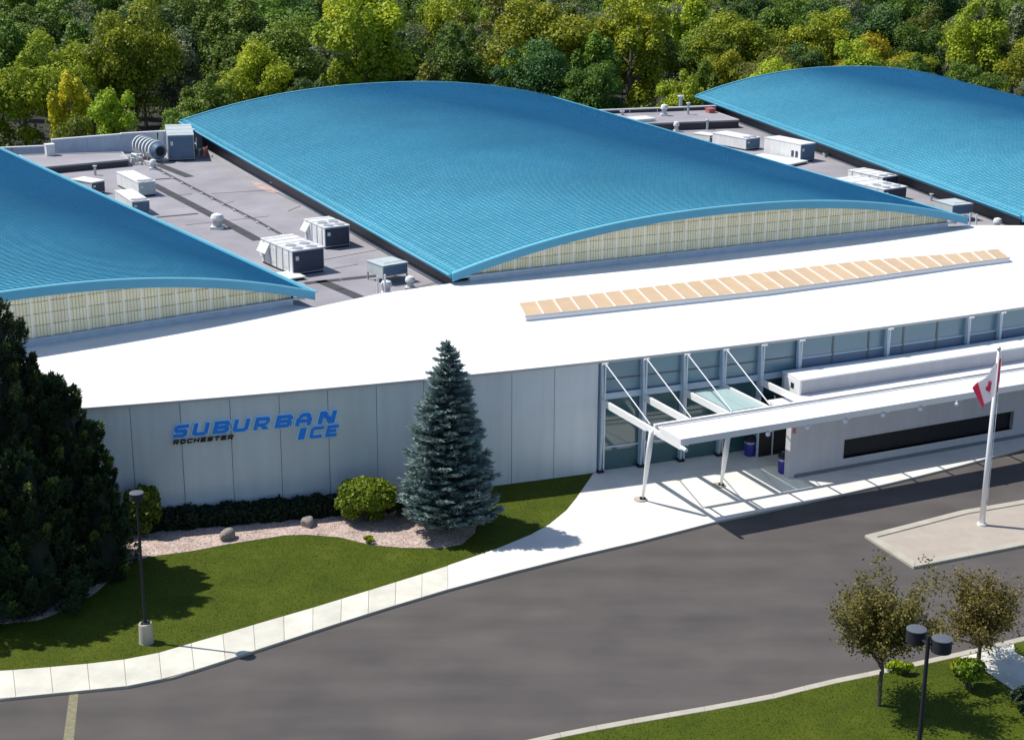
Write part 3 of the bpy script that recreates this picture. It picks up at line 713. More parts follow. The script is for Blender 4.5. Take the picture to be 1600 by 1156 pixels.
# snap to the photographed columns
snap = [939, 1003.8, 1067.4, 1128.3, 1188, 1247]
for i, u in enumerate(snap): cols[i] = hitfac(u, {939:567,1003.8:559,1067.4:551,1128.3:543.5,1188:536,1247:529}[u]).x
for i in range(6, 23): cols[i] = arc_x(cols[i-1], 2.32)
LEV = [.10, 1.35, 2.75, 3.95, 4.30, 4.98, ZR-.12]              # sill, rail, line, beam bottom, beam top, line, head
def facp(x, off=0.): 
    a = fslope(x); return Vector((x+math.sin(a)*off, fac(x)-math.cos(a)*off, 0))
for i in range(len(cols)-1):
    a, b = cols[i], cols[i+1]
    pa, pb = facp(a,-.10), facp(b,-.10); d = (pb-pa).normalized(); m_ = (pa+pb)/2
    above_box = i >= 5
    LEV[5] = 4.84 if above_box else 4.98
    rows = [(LEV[0],LEV[1]),(LEV[1],LEV[2]),(LEV[2],LEV[3]),(LEV[4],LEV[5]),(LEV[5],LEV[6])]
    for r_, (z0, z1) in enumerate(rows):
        parts_ = [(pa, pb)]
        if above_box and r_ == 4: parts_ = [(pa, pb)]
        for (p, q) in parts_:
            p2 = p + d*.04; q2 = q - d*.04; n_ = Vector((d.y,-d.x,0))
            tilt = rng.normal(0,.004)
            mm_ = M['glass'] if r_ < 3 else M['glass_up']
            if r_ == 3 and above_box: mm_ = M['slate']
            vq = [Vector((p2.x,p2.y,z0+.02)), Vector((q2.x,q2.y,z0+.02)), Vector((q2.x,q2.y,z1-.02))+n_*tilt, Vector((p2.x,p2.y,z1-.02))]
            vb = [v_ - n_*.03 for v_ in vq]
            wpart(MB().add(vq+vb, [(0,1,2,3),(7,6,5,4),(0,4,5,1),(1,5,6,2),(2,6,7,3),(3,7,4,0)]), 'window_pane', mm_, bld)
    wpart(MB().bar(pa+Vector((0,0,4.12)), pb+Vector((0,0,4.12)), .30, .32), 'transom_beam', M['blue_steel'], bld)
    for z in (LEV[0]-.03, LEV[1], LEV[2], LEV[5], ZR-.09):
        w_ = .05 if z == LEV[2] or (z == LEV[5] and not above_box) else .10
        wpart(MB().bar(pa+Vector((0,0,z))+d*.06, pb+Vector((0,0,z))-d*.06, .10, w_), 'glazing_rail', M['blue_steel'] if w_ > .05 else M['joint'], bld)
    wpart(MB().bar((pa.x,pa.y,.1), (pa.x,pa.y,ZR-.1), .05, .12, up=d), 'mullion', M['joint'] if above_box else M['blue_steel'], bld)
# wall behind the glass so that it reads deep
mb = MB(); xx = np.linspace(XC-.05, 58, 30)
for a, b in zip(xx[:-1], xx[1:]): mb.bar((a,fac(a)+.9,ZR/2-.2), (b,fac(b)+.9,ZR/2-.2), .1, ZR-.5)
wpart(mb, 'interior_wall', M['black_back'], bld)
# bowed blade columns
def blade(x, z0=.1, skip=False):
    an = fslope(x); n_ = Vector((math.sin(an), -math.cos(an), 0)); d = Vector((math.cos(an), math.sin(an), 0)); p = facp(x)
    zs = np.linspace(z0, ZR-.05, 12); vs = []; fs = []
    for i, z in enumerate(zs):
        t = (z-.1)/(ZR-.15); bow = .10 + .20*math.sin(math.pi*min(1, t*.92+.04))
        for sx, o_ in ((-.065,.02),(.065,.02),(.065,bow+.05),(-.065,bow+.05)): vs.append(Vector((p.x,p.y,z)) + d*sx + n_*o_)
        if i:
            for j in range(4): fs.append((4*i-4+j, 4*i-4+(j+1)%4, 4*i+(j+1)%4, 4*i+j))
    fs += [(3,2,1,0), (44,45,46,47)]
    c = wpart(MB().add(vs, fs), 'blade_column', M['blue_steel'], bld)
    wpart(MB().bar(Vector((p.x,p.y,z0))+d*.24+n_*.04, Vector((p.x,p.y,ZR-.1))+d*.24+n_*.04, .06, .08, up=d), 'guide_rail', M['white_metal'], c)
    wpart(MB().bar(Vector((p.x,p.y,ZR-.12))+d*-.05+n_*.26, Vector((p.x,p.y,ZR-.12))+d*.27+n_*.26, .12, .08), 'column_head', M['white_metal'], c)
    if z0 < 1: wpart(MB().box((-.17,-.17,0),(.17,.17,.16)).moved(p.x+n_.x*.14,p.y+n_.y*.14,ZP) if False else MB().bar(Vector((p.x,p.y,ZP+.06))-d*.17+n_*.14, Vector((p.x,p.y,ZP+.06))+d*.17+n_*.14, .34, .12), 'column_foot', M['dark_metal'], c)
for i in (0,1,2,3,4,5): blade(cols[i], .1 if i < 5 else 4.40)
for u, v in ((1385,512),(1511,493),(1561,486)): blade(hitfac(u,v).x, 4.40)

# entrance block: front wall blade, raised box, doors behind
CA = math.radians(25.25); ce = Vector((math.cos(CA), math.sin(CA), 0)); cn = Vector((math.sin(CA), -math.cos(CA), 0))   # along, outwards
ves = empty('entrance_block', G(1232,748,ZP), 0, 'pale rendered entrance block with long dark ribbon window beneath the canopy', 'building')
o0 = G(1232,748,ZP); W0 = 32.
ZB = 5.0
def cpos(s, o_, z): return Vector((o0.x,o0.y,0)) + ce*s + cn*o_ + Vector((0,0,z))
# ribbon window from the photograph, measured on the wall plane
wl = hitplane(1318,700,o0,CA); wr_ = hitplane(1583,655,o0,CA)
sl_ = (wl-Vector((o0.x,o0.y,wl.z))).dot(ce); sr_ = (wr_-Vector((o0.x,o0.y,wr_.z))).dot(ce)
zl0 = hitplane(1320,716,o0,CA).z; zl1 = hitplane(1318,687,o0,CA).z
def cbox(s0,s1,o0_,o1_,z0,z1):
    q = [cpos(s0,o0_,0), cpos(s1,o0_,0), cpos(s1,o1_,0), cpos(s0,o1_,0)]
    return MB().prism([Vector((p.x,p.y)) for p in q], z0, z1, bottom=True)
wpart(cbox(0, sl_, -.42, 0, ZP, 3.74), 'front_wall', M['stucco'], ves)
wpart(cbox(sr_, W0, -.42, 0, ZP, 3.74), 'front_wall', M['stucco'], ves)
wpart(cbox(sl_, sr_, -.42, 0, ZP, zl0), 'front_wall', M['stucco'], ves)
wpart(cbox(sl_, sr_, -.42, 0, zl1, 3.74), 'front_wall', M['stucco'], ves)
fr_ = wpart(cbox(sl_-.05, sr_+.05, -.3, .03, zl0-.06, zl0), 'window_frame', M['trim'], ves)
wpart(cbox(sl_-.05, sr_+.05, -.3, .03, zl1, zl1+.06), 'window_frame', M['trim'], ves)
wpart(cbox(sl_-.05, sl_, -.3, .03, zl0, zl1), 'window_frame', M['trim'], ves)
wpart(cbox(sr_, sr_+.05, -.3, .03, zl0, zl1), 'window_frame', M['trim'], ves)
npn = 3
for i in range(npn):
    a = sl_+(sr_-sl_)*i/npn; b = sl_+(sr_-sl_)*(i+1)/npn
    wpart(cbox(a+.02, b-.02, -.26, -.22, zl0, zl1), 'window_pane', M['glass_dark'], ves)
    if i: wpart(cbox(a-.02, a+.02, -.27, -.2, zl0, zl1), 'mullion', M['black_back'], ves)
wpart(cbox(.35, W0, .003, .05, ZP, ZP+.18), 'base_plinth', M['joint'], ves)
# raised box above the canopy
ul = G(1252,594,4.42); so = (ul-Vector((o0.x,o0.y,ul.z))); us = so.dot(ce); uo = so.dot(cn)
zbx = 4.42
def depth_to_fac(s):
    p = cpos(s, 0, 0); o_ = 0
    while (p - cn*o_).y < fac((p-cn*o_).x) - .45: o_ += .05
    return o_
nseg = 8; prev = None
ss = np.linspace(us, W0, nseg+1)
ptsf = [cpos(s, uo, 0) for s in ss]; ptsb = [cpos(s, -depth_to_fac(s), 0) for s in ss]
wpart(MB().prism([Vector((p.x,p.y)) for p in ptsf+ptsb[::-1]], 3.45, zbx-.05, bottom=True), 'upper_box', M['stucco'], ves)
wpart(MB().prism([Vector((p.x,p.y)) for p in [q+cn*.04-ce*(.04 if i==0 else 0) for i,q in enumerate(ptsf)]+ptsb[::-1]], zbx-.05, zbx+.02, bottom=True), 'box_roof', M['canopy_w'], ves)
wpart(cbox(us-.12, us-.002, uo-.30, uo+.06, 3.45, zbx+.03), 'corner_post', M['canopy_w'], ves)
dB = depth_to_fac(us)
wpart(cbox(.02, W0, uo+.02, -.43, 3.50, 3.62), 'lower_roof', M['canopy_w'], ves)
wpart(cbox(us-.07, us, -dB+.3, uo-.32, 3.45, zbx-.10), 'end_panel', M['canopy_w'], ves)
wpart(cbox(us-.075, us-.07, -dB+.9, -dB+1.2, 3.8, 4.1), 'end_vent', M['dark_metal'], ves)
# doors behind, under the box
for i in range(3):
    wpart(cbox(.3+i*.0+.9*i, .3+.9*i+.86, -dB+.65, -dB+.7, ZP, 2.6), 'door', M['glass_dark'], ves)
for i in range(4):
    wpart(cbox(.27+.9*i-.02, .27+.9*i+.04, -dB+.6, -dB+.75, ZP, 3.40), 'door_post', M['blue_steel'], ves)
wpart(cbox(.3, 3.0, -dB+.65, -dB+.7, 2.66, 3.4), 'transom_pane', M['glass_dark'], ves)
wpart(cbox(.10,.26,.002,.05,2.55,2.8), 'fire_alarm', M['red_paint'], ves)

# canopy
cnp = empty('entrance_canopy', G(1004,783,ZP), 0, 'long flat white canopy on slanting posts over the entrance forecourt', 'canopy')
ZC = 4.1; OF = 7.3; SLOPE = .015; ZK = 4.47                    # the canopy rises gently away from the building
def ocn(p): return Vector((p.x-o0.x, p.y-o0.y, 0)).dot(cn)
def scn(p): return Vector((p.x-o0.x, p.y-o0.y, 0)).dot(ce)
OFAC = ocn(facp(cols[1]))
def zc(o_): return ZC + SLOPE*(o_-OFAC)
def cpx(u, v, dz=0.):
    z = 4.2
    for _ in range(8): p = G(u,v,z); z = zc(ocn(p))+dz
    return p
def cslab(s0,s1,oa,ob,d0,d1,oa1=None,ob1=None):
    """box on the sloping canopy plane; d0, d1 heights below that plane"""
    oa1 = oa if oa1 is None else oa1; ob1 = ob if ob1 is None else ob1
    q = [(s0,oa),(s1,oa1),(s1,ob1),(s0,ob)]
    vs = [cpos(a_,o_,zc(o_)+d0) for a_,o_ in q] + [cpos(a_,o_,zc(o_)+d1) for a_,o_ in q]
    return MB().add(vs, [(0,3,2,1),(4,5,6,7),(0,1,5,4),(1,2,6,5),(2,3,7,6),(3,0,4,7)])
fL = G(1066,686,ZK); s0c = scn(fL); off_f = ocn(fL)
bL = cpx(1022,662); s0b = scn(bL); off_b = ocn(bL)
off_g = ocn(G(1047,664,ZK))
print('canopy', s0c, off_f, s0b, off_b, off_g, 'OFAC', OFAC)
wpart(cbox(s0c+.02, W0+4, off_g, off_f-.12, ZK-.20, ZK-.05), 'deck', M['canopy_w'], cnp)
wpart(cbox(s0c, W0+4, off_f-.12, off_f, ZK-.32, ZK), 'front_fascia', M['canopy_w'], cnp)
wpart(cbox(s0c-.08, s0c, off_g-.02, off_f, ZK-.24, ZK), 'end_fascia', M['canopy_w'], cnp)
wpart(cbox(s0c+.02, W0+4, off_g-.06, off_g-.002, ZK-.22, ZK), 'rear_upstand', M['canopy_w'], cnp)
wpart(cslab(s0b, W0+4, off_b-.07, off_b+.12, -.24, -.02), 'rear_beam', M['canopy_w'], cnp)
for j in range(14):
    sj = s0c+.5+2.3*j
    wpart(cbox(sj-.04, sj+.04, off_b+.13, off_f-.3, zc(off_b)-.2, zc(off_b)-.1), 'joist', M['canopy_w'], cnp)
for i in range(5):
    x = cols[i]; st = facp(x, .12); s_i = scn(st); o_i = ocn(st); wdt = .13
    wpart(cslab(s_i-wdt/2, s_i+wdt/2, o_i, off_b-.085, -.34, 0), 'roof_beam', M['canopy_w'], cnp)
    if i == 0:
        wpart(cslab(s_i-.065, s_i+.065, off_b-.08, off_f+.05, -.26, -.0), 'end_beam', M['canopy_w'], cnp)
        oe = off_f+.5
        wpart(MB().tube([cpos(s_i-.03,off_f+.055,zc(off_f)-.13), cpos(s_i-.03,oe,zc(oe)-.13)], .09, 10), 'end_tube', M['white_metal'], cnp)
    if i < 4:
        top = facp(x,.34)+Vector((0,0,ZR-.12)); wpart(MB().tube([top+ce*.12, cpos(s_i+.12,off_b+.02,zc(off_b)+.03)], .03, 6), 'tie_rod', M['white_metal'], cnp)
# glazed bay between the third and fourth beams
s2 = scn(facp(cols[2]))+.18; s3 = scn(facp(cols[3]))-.18; oA = ocn(facp(cols[3]))
for j in range(2):
    wpart(cslab(s2+(s3-s2)*j/2+.02, s2+(s3-s2)*(j+1)/2-.02, oA+.6, off_b-.2, -.06, -.03), 'glass_pane', M['glass_pale'], cnp)
# slanting posts with concrete feet
for (bu,bv),(tu,tv) in (((1004,781),(1018,674)),((1126.5,759),(1137,685))):
    b_ = G(bu,bv,ZP); tp = G(tu,tv,ZK-.33)
    wpart(MB().tube([b_+Vector((0,0,.05)), b_.lerp(tp,.3), b_.lerp(tp,.7), tp], [.055,.10,.14,.12], 14), 'post', M['white_metal'], cnp, smooth=True)
    wpart(MB().lathe([(.34,0),(.33,.06),(.15,.07),(.12,.12)], 16, (b_.x-.1,b_.y+.02,ZP)), 'post_foot', M['kerb'], cnp)
    wpart(MB().box((b_.x-.14,b_.y-.14,ZP+.082),(b_.x+.14,b_.y+.14,ZP+.12)), 'base_plate', M['dark_metal'], cnp)
# soffit lamps below the front edge
for i, (u, v) in enumerate([(1200,678),(1262,667.5),(1321,658),(1379.5,648.5),(1438,639),(1494.5,631)]):
    p = G(u,v,ZK-.44)
    g = empty('globe_light', (p.x,p.y,p.z), 0, ['first small globe light from the left, by the open end of the entrance block','small globe light nearest the red alarm box on the entrance wall','third small globe light from the left under the canopy edge','fourth small globe light from the left under the canopy edge','fifth small globe light from the left, above the ribbon window','small globe light at the right of the row, nearest the flag'][i], 'light', 'globe lights under the canopy edge')
    MB().lathe([(.001,-.12),(.07,-.10),(.115,-.03),(.115,.03),(.07,.09),(.02,.11)], 14).build('globe', M['globe'], g, smooth=True)
    MB().lathe([(.03,.11),(.03,.14),(.06,.145),(.06,.17)], 10).build('holder', M['trim'], g)

# litter bins
def bin_(p, label, s=1.):
    t = empty('litter_bin', p, 0, label, 'bin', 'blue litter bins at the entrance')
    MB().lathe([(.24*s,0),(.28*s,.05),(.30*s,.45),(.29*s,.80),(.31*s,.82),(.31*s,.86)], 20).build('barrel', M['bin_blue'], t, smooth=False)
    MB().lathe([(.30*s,.862),(.29*s,1.0),(.20*s,1.10),(.02,1.12)], 20).build('lid', M['dark_metal'], t, smooth=False)
    MB().lathe([(.318*s,.70),(.318*s,.78)], 20).build('rim_band', M['galv'], t)
bin_(G(1171,711,ZP), 'blue litter bin with black lid standing by the glass front', .98)
bin_(G(1226.5,741,ZP)+Vector((-.05,.25,0)), 'blue litter bin tucked against the end of the entrance wall', .98)

# ------------------------------------------------------------------ letters on the wall
GL = {
 'S': ["01111111","11111111","11000000","11111110","01111111","00000011","11111111","11111110"],
 'U': ["11000011","11000011","11000011","11000011","11000011","11000011","11111111","01111110"],
 'B': ["11111110","11111111","11000011","11111110","11111111","11000011","11111111","11111110"],
 'R': ["11111110","11111111","11000011","11000011","11111110","11111100","11001110","11000111"],
 'A': ["00111100","01111110","01100110","11000011","11111111","11111111","11000011","11000011"],
 'N': ["11100011","11110011","11110011","11111011","11011111","11001111","11001111","11000111"],
 'I': ["111","111","111","111","111","111","111","111"],
 'C': ["01111111","11111111","11000000","11000000","11000000","11000000","11111111","01111111"],
 'E': ["11111111","11111111","11000000","11111110","11111110","11000000","11111111","11111111"],
 'O': ["01111110","11111111","11000011","11000011","11000011","11000011","11111111","01111110"],
 'H': ["11000011","11000011","11000011","11111111","11111111","11000011","11000011","11000011"],
 'T': ["11111111","11111111","00011000","00011000","00011000","00011000","00011000","00011000"],
}
def glyph(ch, w, h, depth, shear=.28, up=4, dil=0):
    g = np.array([[int(c) for c in r] for r in GL[ch]])[::-1]
    g = np.kron(g, np.ones((up,up),int)); pad = 5; g = np.pad(g, pad)
    # soften the corners of the letter
    for _ in range(dil):
        q = g.copy()
        q[1:] |= g[:-1]; q[:-1] |= g[1:]; q[:,1:] |= g[:,:-1]; q[:,:-1] |= g[:,1:]; g = q
    ny, nx = g.shape; cx = w/(nx-2*pad); cy = h/(ny-2*pad); mb = MB(); idx = {}
    def V(i, j, k):
        if (i,j,k) not in idx:
            y = (j-pad)*cy; idx[(i,j,k)] = len(mb.v); mb.v.append(((i-pad)*cx + y*shear, -depth*k, y))
        return idx[(i,j,k)]
    for j in range(ny):
        for i in range(nx):
            if not g[j,i]: continue
            mb.f.append((V(i,j,1),V(i+1,j,1),V(i+1,j+1,1),V(i,j+1,1)))
            if not g[j,i-1]: mb.f.append((V(i,j,0),V(i,j,1),V(i,j+1,1),V(i,j+1,0)))
            if not g[j,i+1]: mb.f.append((V(i+1,j,1),V(i+1,j,0),V(i+1,j+1,0),V(i+1,j+1,1)))
            if not g[j-1,i]: mb.f.append((V(i,j,0),V(i+1,j,0),V(i+1,j,1),V(i,j,1)))
            if not g[j+1,i]: mb.f.append((V(i,j+1,1),V(i+1,j+1,1),V(i+1,j+1,0),V(i,j+1,0)))
    mb.m = [0]*len(mb.f); return mb
sgn = hitfac(283,684); sign = empty('wall_sign', (sgn.x, sgn.y-.1, sgn.z), 0, 'big slanted blue and black letters mounted on the pale front wall', 'sign')
def put(ch, u0, u1, vb, vt, m, back):
    p0 = hitfac(u0, vb); p1 = hitfac(u1, vb + (u1-u0)*-.092); pt = hitfac(u0, vt)
    h = pt.z-p0.z; w = (Vector((p1.x,p1.y))-Vector((p0.x,p0.y))).length - h*.28
    an = fslope((p0.x+p1.x)/2); n_ = Vector((math.sin(an), -math.cos(an), 0))
    L = glyph(ch, w, h, .06, dil=0).build('letter', m, sign); L.location = Vector((p0.x,p0.y,p0.z))+n_*(.095+.07)-sign.location; L.rotation_euler = (0,0,an)
    if back is not None:
        e = glyph(ch, w, h, .06, dil=3).build('letter_edge', back, L); e.location = (0, .065, 0)
X8 = [(269,296.5),(299,328.5),(331,361),(362,391.5),(395,423),(428,458.5),(460,489.5),(495,526)]
for ch, (u0,u1) in zip('SUBURBAN', X8):
    vb = 682.0 - (u0-269)*.0945
    put(ch, u0, u1, vb, vb-19, M['blue_letter'], M['letter_edge'])
for ch, u0, u1, vb, hh in (('I',464,479,684.8,17.5),('C',481.5,506,683.3,17.5),('E',506.5,529,680.8,17.5)):
    put(ch, u0, u1, vb, vb-hh, M['blue_letter'], M['letter_edge'])
for i, ch in enumerate('ROCHESTER'):
    u0 = 269.8+i*10.6; vb = 692.3-(u0-269.8)*.093
    put(ch, u0, u0+10.2, vb, vb-6.6, M['black_letter'], None)

# ================================================================== THINGS ON THE ROOF
def unit(name, label, fl, flt_v, frt, blt, z0=ZD, body='hvac_w', front='hvac_d', fans=0, side_ribs=0, hood=False, legs=False, group='rooftop air conditioning units', cat='rooftop unit', doors=0, front_inset=.0):
    a = G(fl[0], fl[1], z0); zt = Zat(a.x, a.y, flt_v); ft = G(fl[0]+ (0), flt_v, zt)
    a = Vector((ft.x, ft.y, 0)); b = G(frt[0], frt[1], zt); c = G(blt[0], blt[1], zt); b.z = c.z = 0
    ang = math.atan2(b.y-a.y, b.x-a.x); w = (b-a).length
    pe = Vector((-math.sin(ang), math.cos(ang), 0)); d = max(.6, (c-a).dot(pe)); h = zt-z0
    t = empty(name, (a.x, a.y, z0), ang, label, cat, group)
    zb_ = .12
    if legs:
        zb_ = h*.42
        for i in (0,1):
            for j in (0,1): MB().box((i*(w-.08),j*(d-.08),0),(i*(w-.08)+.08,j*(d-.08)+.08,zb_)).build('leg', M['galv'], t)
    else:
        MB().box((.05,.05,0),(w-.05,d-.05,zb_)).build('base_rail', M['dark_metal'], t)
    MB().box((0,0,zb_),(w,d,h)).build('casing', M[body], t, bevel=.02)
    MB().box((-.03,-.03,h),(w+.03,d+.03,h+.05)).build('cover', M[body], t)
    if front:
        m0 = .06
        fp = MB().box((m0,-.03,zb_+m0),(w-m0,-.002,h-m0)).build('coil_panel', M[front], t)
        for i in range(1, max(2,int(h/.22))):
            MB().box((m0,-.045,zb_+m0+i*.2),(w-m0,-.031,zb_+m0+i*.2+.025)).build('louvre', M[front], fp)
    for i in range(fans):
        cx_, cy_ = w*(.28+.44*(i%2)), .45+.95*(i//2)
        if cy_ > d-.3: break
        f = MB().lathe([(.34,.05),(.34,.10),(.29,.11),(.27,.07)], 18, (cx_,cy_,h)).build('fan_ring', M['galv'], t)
        MB().lathe([(.001,.052),(.27,.053),(.27,.065),(.001,.066)], 18, (cx_,cy_,h)).build('fan_grille', M['hvac_d'], f)
    for i in range(side_ribs):
        y = d*(i+.5)/side_ribs
        MB().box((-.035,y-.03,zb_+.05),(-.002,y+.03,h-.04)).build('side_rib', M['hvac_g'], t)
        if i % 2 == 0: MB().box((-.02,y+.08,zb_+h*.2),(-.003,y+d/side_ribs*.75,h*.85)).build('access_door', M['hvac_w'], t)
        MB().box((.0,y-.02,h+.051),(w,y+.02,h+.075)).build('top_seam', M['hvac_g'], t)
    if w > 1.2 and not legs and d > 1.2:
        MB().tube([(w*.8,d+.02,h*.5),(w*.8,d+.3,h*.5),(w*.8,d+.3,.05),(w*.8+1.1,d+.5,.05)], .035, 6).build('conduit', M['galv'], t)
        MB().box((w+.001,d*.45,h*.35),(w+.09,d*.45+.3,h*.75)).build('switch_box', M['galv'], t)
        MB().box((w*.1,-.052,h*.62),(w*.1+.22,-.046,h*.78)).build('rating_plate', M['hvac_w'], t)
    for i in range(doors):
        MB().box((-.02,.3+.5*i,h*.25),(-.002,.6+.5*i,h*.6)).build('side_port', M['hvac_d'], t)
    if hood:
        mb = MB(); y0, y1 = d-.1, d*.72
        mb.add([(-.35,y1,h*.55),(-.35,d,h*.55),(0,y1,h*.95),(0,d,h*.95),(0,y1,h*.5),(0,d,h*.5)], [(0,1,3,2),(0,4,5,1),(0,2,4),(1,5,3),(2,3,5,4)])
        mb.build('intake_hood', M['hvac_w'], t)
    return t
unit('air_conditioner', 'largest white ribbed unit with dark front, left of centre on the flat roof', (456,432), 393.5, (506,386.5), (402,374), fans=4, side_ribs=5, hood=True)
unit('air_conditioner', 'white ribbed unit with dark front beside the eave of the middle blue roof', (507,390), 357, (546,352.3), (475,343.5), fans=4, side_ribs=4, hood=True)
unit('air_handler', 'white topped unit raised on legs at the near corner of the middle blue roof', (598,446), 417, (636.9,410.6), (580,406.9), front='hvac_b', body='hvac_g', legs=True)
unit('air_conditioner', 'off white box unit standing behind its twin near the left blue roof', (216,308.5), 286.3, (242.7,283.7), (181.7,269.4), body='hvac_w', front='hvac_g', fans=2)
unit('air_conditioner', 'off white box unit half hidden by the left blue roof', (206,338), 316, (233.6,313.5), (173.4,299), body='hvac_w', front='hvac_b', fans=2)
unit('condenser', 'small cream and black condenser at the edge of the left blue roof', (142.7,306), 286.3, (163.5,282.4), (130,277), front='hvac_d')
unit('air_handler', 'big pale blue air handler joined to the ribbed round duct', (261.4,252.6), 212.8, (302.5,211.5), (236.9,196.6), body='hvac_g', front='hvac_b', side_ribs=3)
unit('equipment_box', 'low flat white box beside the dark front of the largest unit', (448,441), 437, (477,433), (433,427), front=None, body='hvac_w')
unit('air_conditioner', 'white unit with pale front between the middle and right blue roofs', (1166,236), 218, (1188,215), (1131,206), front='hvac_b', fans=2, body='hvac_w')
unit('condenser', 'small white condenser next to the low raised roof between the blue roofs', (1109,223), 212.5, (1121,210), (1093,207), front='hvac_d')
unit('air_conditioner', 'tall white unit with round side ports beneath the eave of the right blue roof', (1251.4,254.4), 226.8, (1274,224), (1215,213), front='hvac_b', body='hvac_w', doors=2)
unit('equipment_box', 'low flat white box in front of the tall white unit', (1233,262), 258, (1262,252), (1196,240), front=None, body='hvac_w')
unit('air_conditioner', 'long white ribbed unit behind its pair near the right blue roof', (1379.4,296), 278, (1404.5,274.4), (1340.5,264.4), fans=2, side_ribs=4)
unit('air_conditioner', 'long white ribbed unit in front of its pair near the right blue roof', (1380.7,316), 297, (1417,292), (1337,275.7), fans=4, side_ribs=4)
unit('air_handler', 'flat topped unit on legs near the far corner of the middle blue roof', (1488.6,347), 322, (1520,319), (1470,313), front='hvac_b', body='hvac_g', legs=True)

# low raised roofs
def platform(label, flt, frt, brt, blt, base_v, pipes):
    b0 = G(frt[0]+.5, base_v, ZD); zt = Zat(b0.x, b0.y, frt[1])
    q = [G(*p, zt) for p in (flt, frt, brt, blt)]
    t = empty('raised_roof', (q[1].x,q[1].y,ZD), 0, label, 'raised roof', 'low raised roofs behind the vaults')
    wpart(MB().prism([Vector((p.x,p.y)) for p in q], ZD-.01, zt-.12), 'side_wall', M['dark_wall'], t)
    wpart(MB().prism([Vector((p.x,p.y)) for p in q], zt-.12, zt), 'roof_slab', M['dark_roof'], t)
    n_ = len(q)
    for i in range(n_):
        wpart(MB().bar(q[i]+Vector((0,0,.03)), q[(i+1)%n_].lerp(q[i],.01)+Vector((0,0,.03)), .12, .055), 'edge_flashing', M['trim'], t)
    return zt
zp1 = platform('low dark raised roof in front of the pale rear parapet at far left', (60,262.5), (200,249.4), (190.7,238.6), (30,243), 260, 0)
zp2 = platform('low dark raised roof between the middle and right blue roofs', (985,194.5), (1154.5,188), (1100,169), (930,172.5), 200, 0)
# exhaust vents
def vent(u, vb, vt, wpx, label, z0=ZD, kind='mushroom'):
    p = G(u, vb, z0); zt = Zat(p.x, p.y, vt); h = zt-z0; dpt = p.y*math.cos(TH)+(H-z0)*math.sin(TH); r = wpx*dpt/F/2
    t = empty('roof_vent', p, 0, label, 'vent', 'exhaust vents on the flat roof')
    if kind == 'mushroom':
        MB().box((-r,-r,0),(r,r,h*.16)).build('kerb_box', M['hvac_w'], t)
        MB().lathe([(r*.72,h*.16),(r*.72,h*.55),(r*.9,h*.56)], 16).build('throat', M['galv'], t)
        MB().lathe([(r*1.02,h*.57),(r*1.05,h*.72),(r*.85,h*.92),(r*.3,h)], 16).build('cap', M['hvac_w'], t)
    elif kind == 'pipe':
        MB().lathe([(r,0),(r,h)], 10).build('pipe', M['galv'], t)
        MB().lathe([(r*1.7,h*.9),(r*1.7,h*.97),(r*.4,h)], 10).build('cap', M['hvac_w'], t)
    return t
vent(340,357,333.5,20,'round white exhaust vent alone on the open dark roof')
vent(239.5,264.5,249,11,'small exhaust vent at the end of the gas pipe by the round duct')
vent(604,460,438,17,'white exhaust vent nearest the white roof edge, beside two thin posts')
vent(641,451,431,15,'white exhaust vent under the raised unit by the middle blue roof')
vent(149,274,258.5,4,'thin white pipe vent behind the small condenser', kind='pipe')
vent(1037.5,181,163,11,'stubby white vent on the raised roof between the blue roofs', zp2)
vent(1063,170,149,6,'tall pipe vent with cap standing on the raised roof', zp2, 'pipe')
vent(1075,179,160,4,'thin pale pipe on the raised roof beside the tall vent', zp2, 'pipe')
vent(972,180,173.5,5,'tiny vent at the left of the raised roof between the blue roofs', zp2, 'pipe')
vent(1056.6,206,190,9,'round vent standing just before the raised roof front')
vent(1105,203,186,4,'slim white pipe before the raised roof front', kind='pipe')
vent(1557.6,358,340.5,13,'round white vent near the white roof edge by the right blue roof')
vent(1454.7,314,302.5,4,'short white stub vent under the eave of the right blue roof', kind='pipe')
# pair of posts
def frame_(pts, label):
    t = empty('pipe_frame', G(*pts[0][:2],ZD), 0, label, 'pipe frame')
    for (u,vb,vt) in pts:
        p = G(u,vb,ZD); z = Zat(p.x,p.y,vt); wpart(MB().tube([p, (p.x,p.y,z)], .06, 8), 'post', M['white_metal'], t)
    return t
frame_([(590.5,461,431.5),(602,463,429)], 'two thin white posts beside the vent by the white roof edge')
frame_([(1514,360,333),(1524,360,335)], 'two thin white posts at the near right corner of the middle blue roof')
# white cabinet, red box and pink heap
def boxthing(name, label, cat, u, vb, vt, wpx, m, z0=ZD, d=.7, lid=None):
    p = G(u,vb,z0); z = Zat(p.x,p.y,vt); w = wpx*(p.y*math.cos(TH)+(H-z0)*math.sin(TH))/F
    t = empty(name, p, .5, label, cat)
    MB().box((-w/2,0,0),(w/2,d,z-z0-.06)).build('cabinet', M[m], t, bevel=.02); MB().box((-w/2-.04,-.04,z-z0-.06),(w/2+.04,d+.04,z-z0)).build('lid', M[lid or m], t)
boxthing('equipment_cabinet', 'white equipment cabinet standing on the raised roof at far left', 'cabinet', 80, 244, 226, 13, 'hvac_w', zp1)
boxthing('equipment_box', 'small red box at the back corner of the raised roof', 'box', 1113, 177, 170, 12, 'red_paint', zp2)
boxthing('equipment_box', 'flat white box lying on the left end of the raised roof', 'box', 1010, 191, 186, 34, 'hvac_w', zp2, d=1.8)
boxthing('junction_box', 'small cream box against the dark side of the middle blue roof', 'box', 428, 292, 285, 6, 'hvac_w', ZD, d=.3)
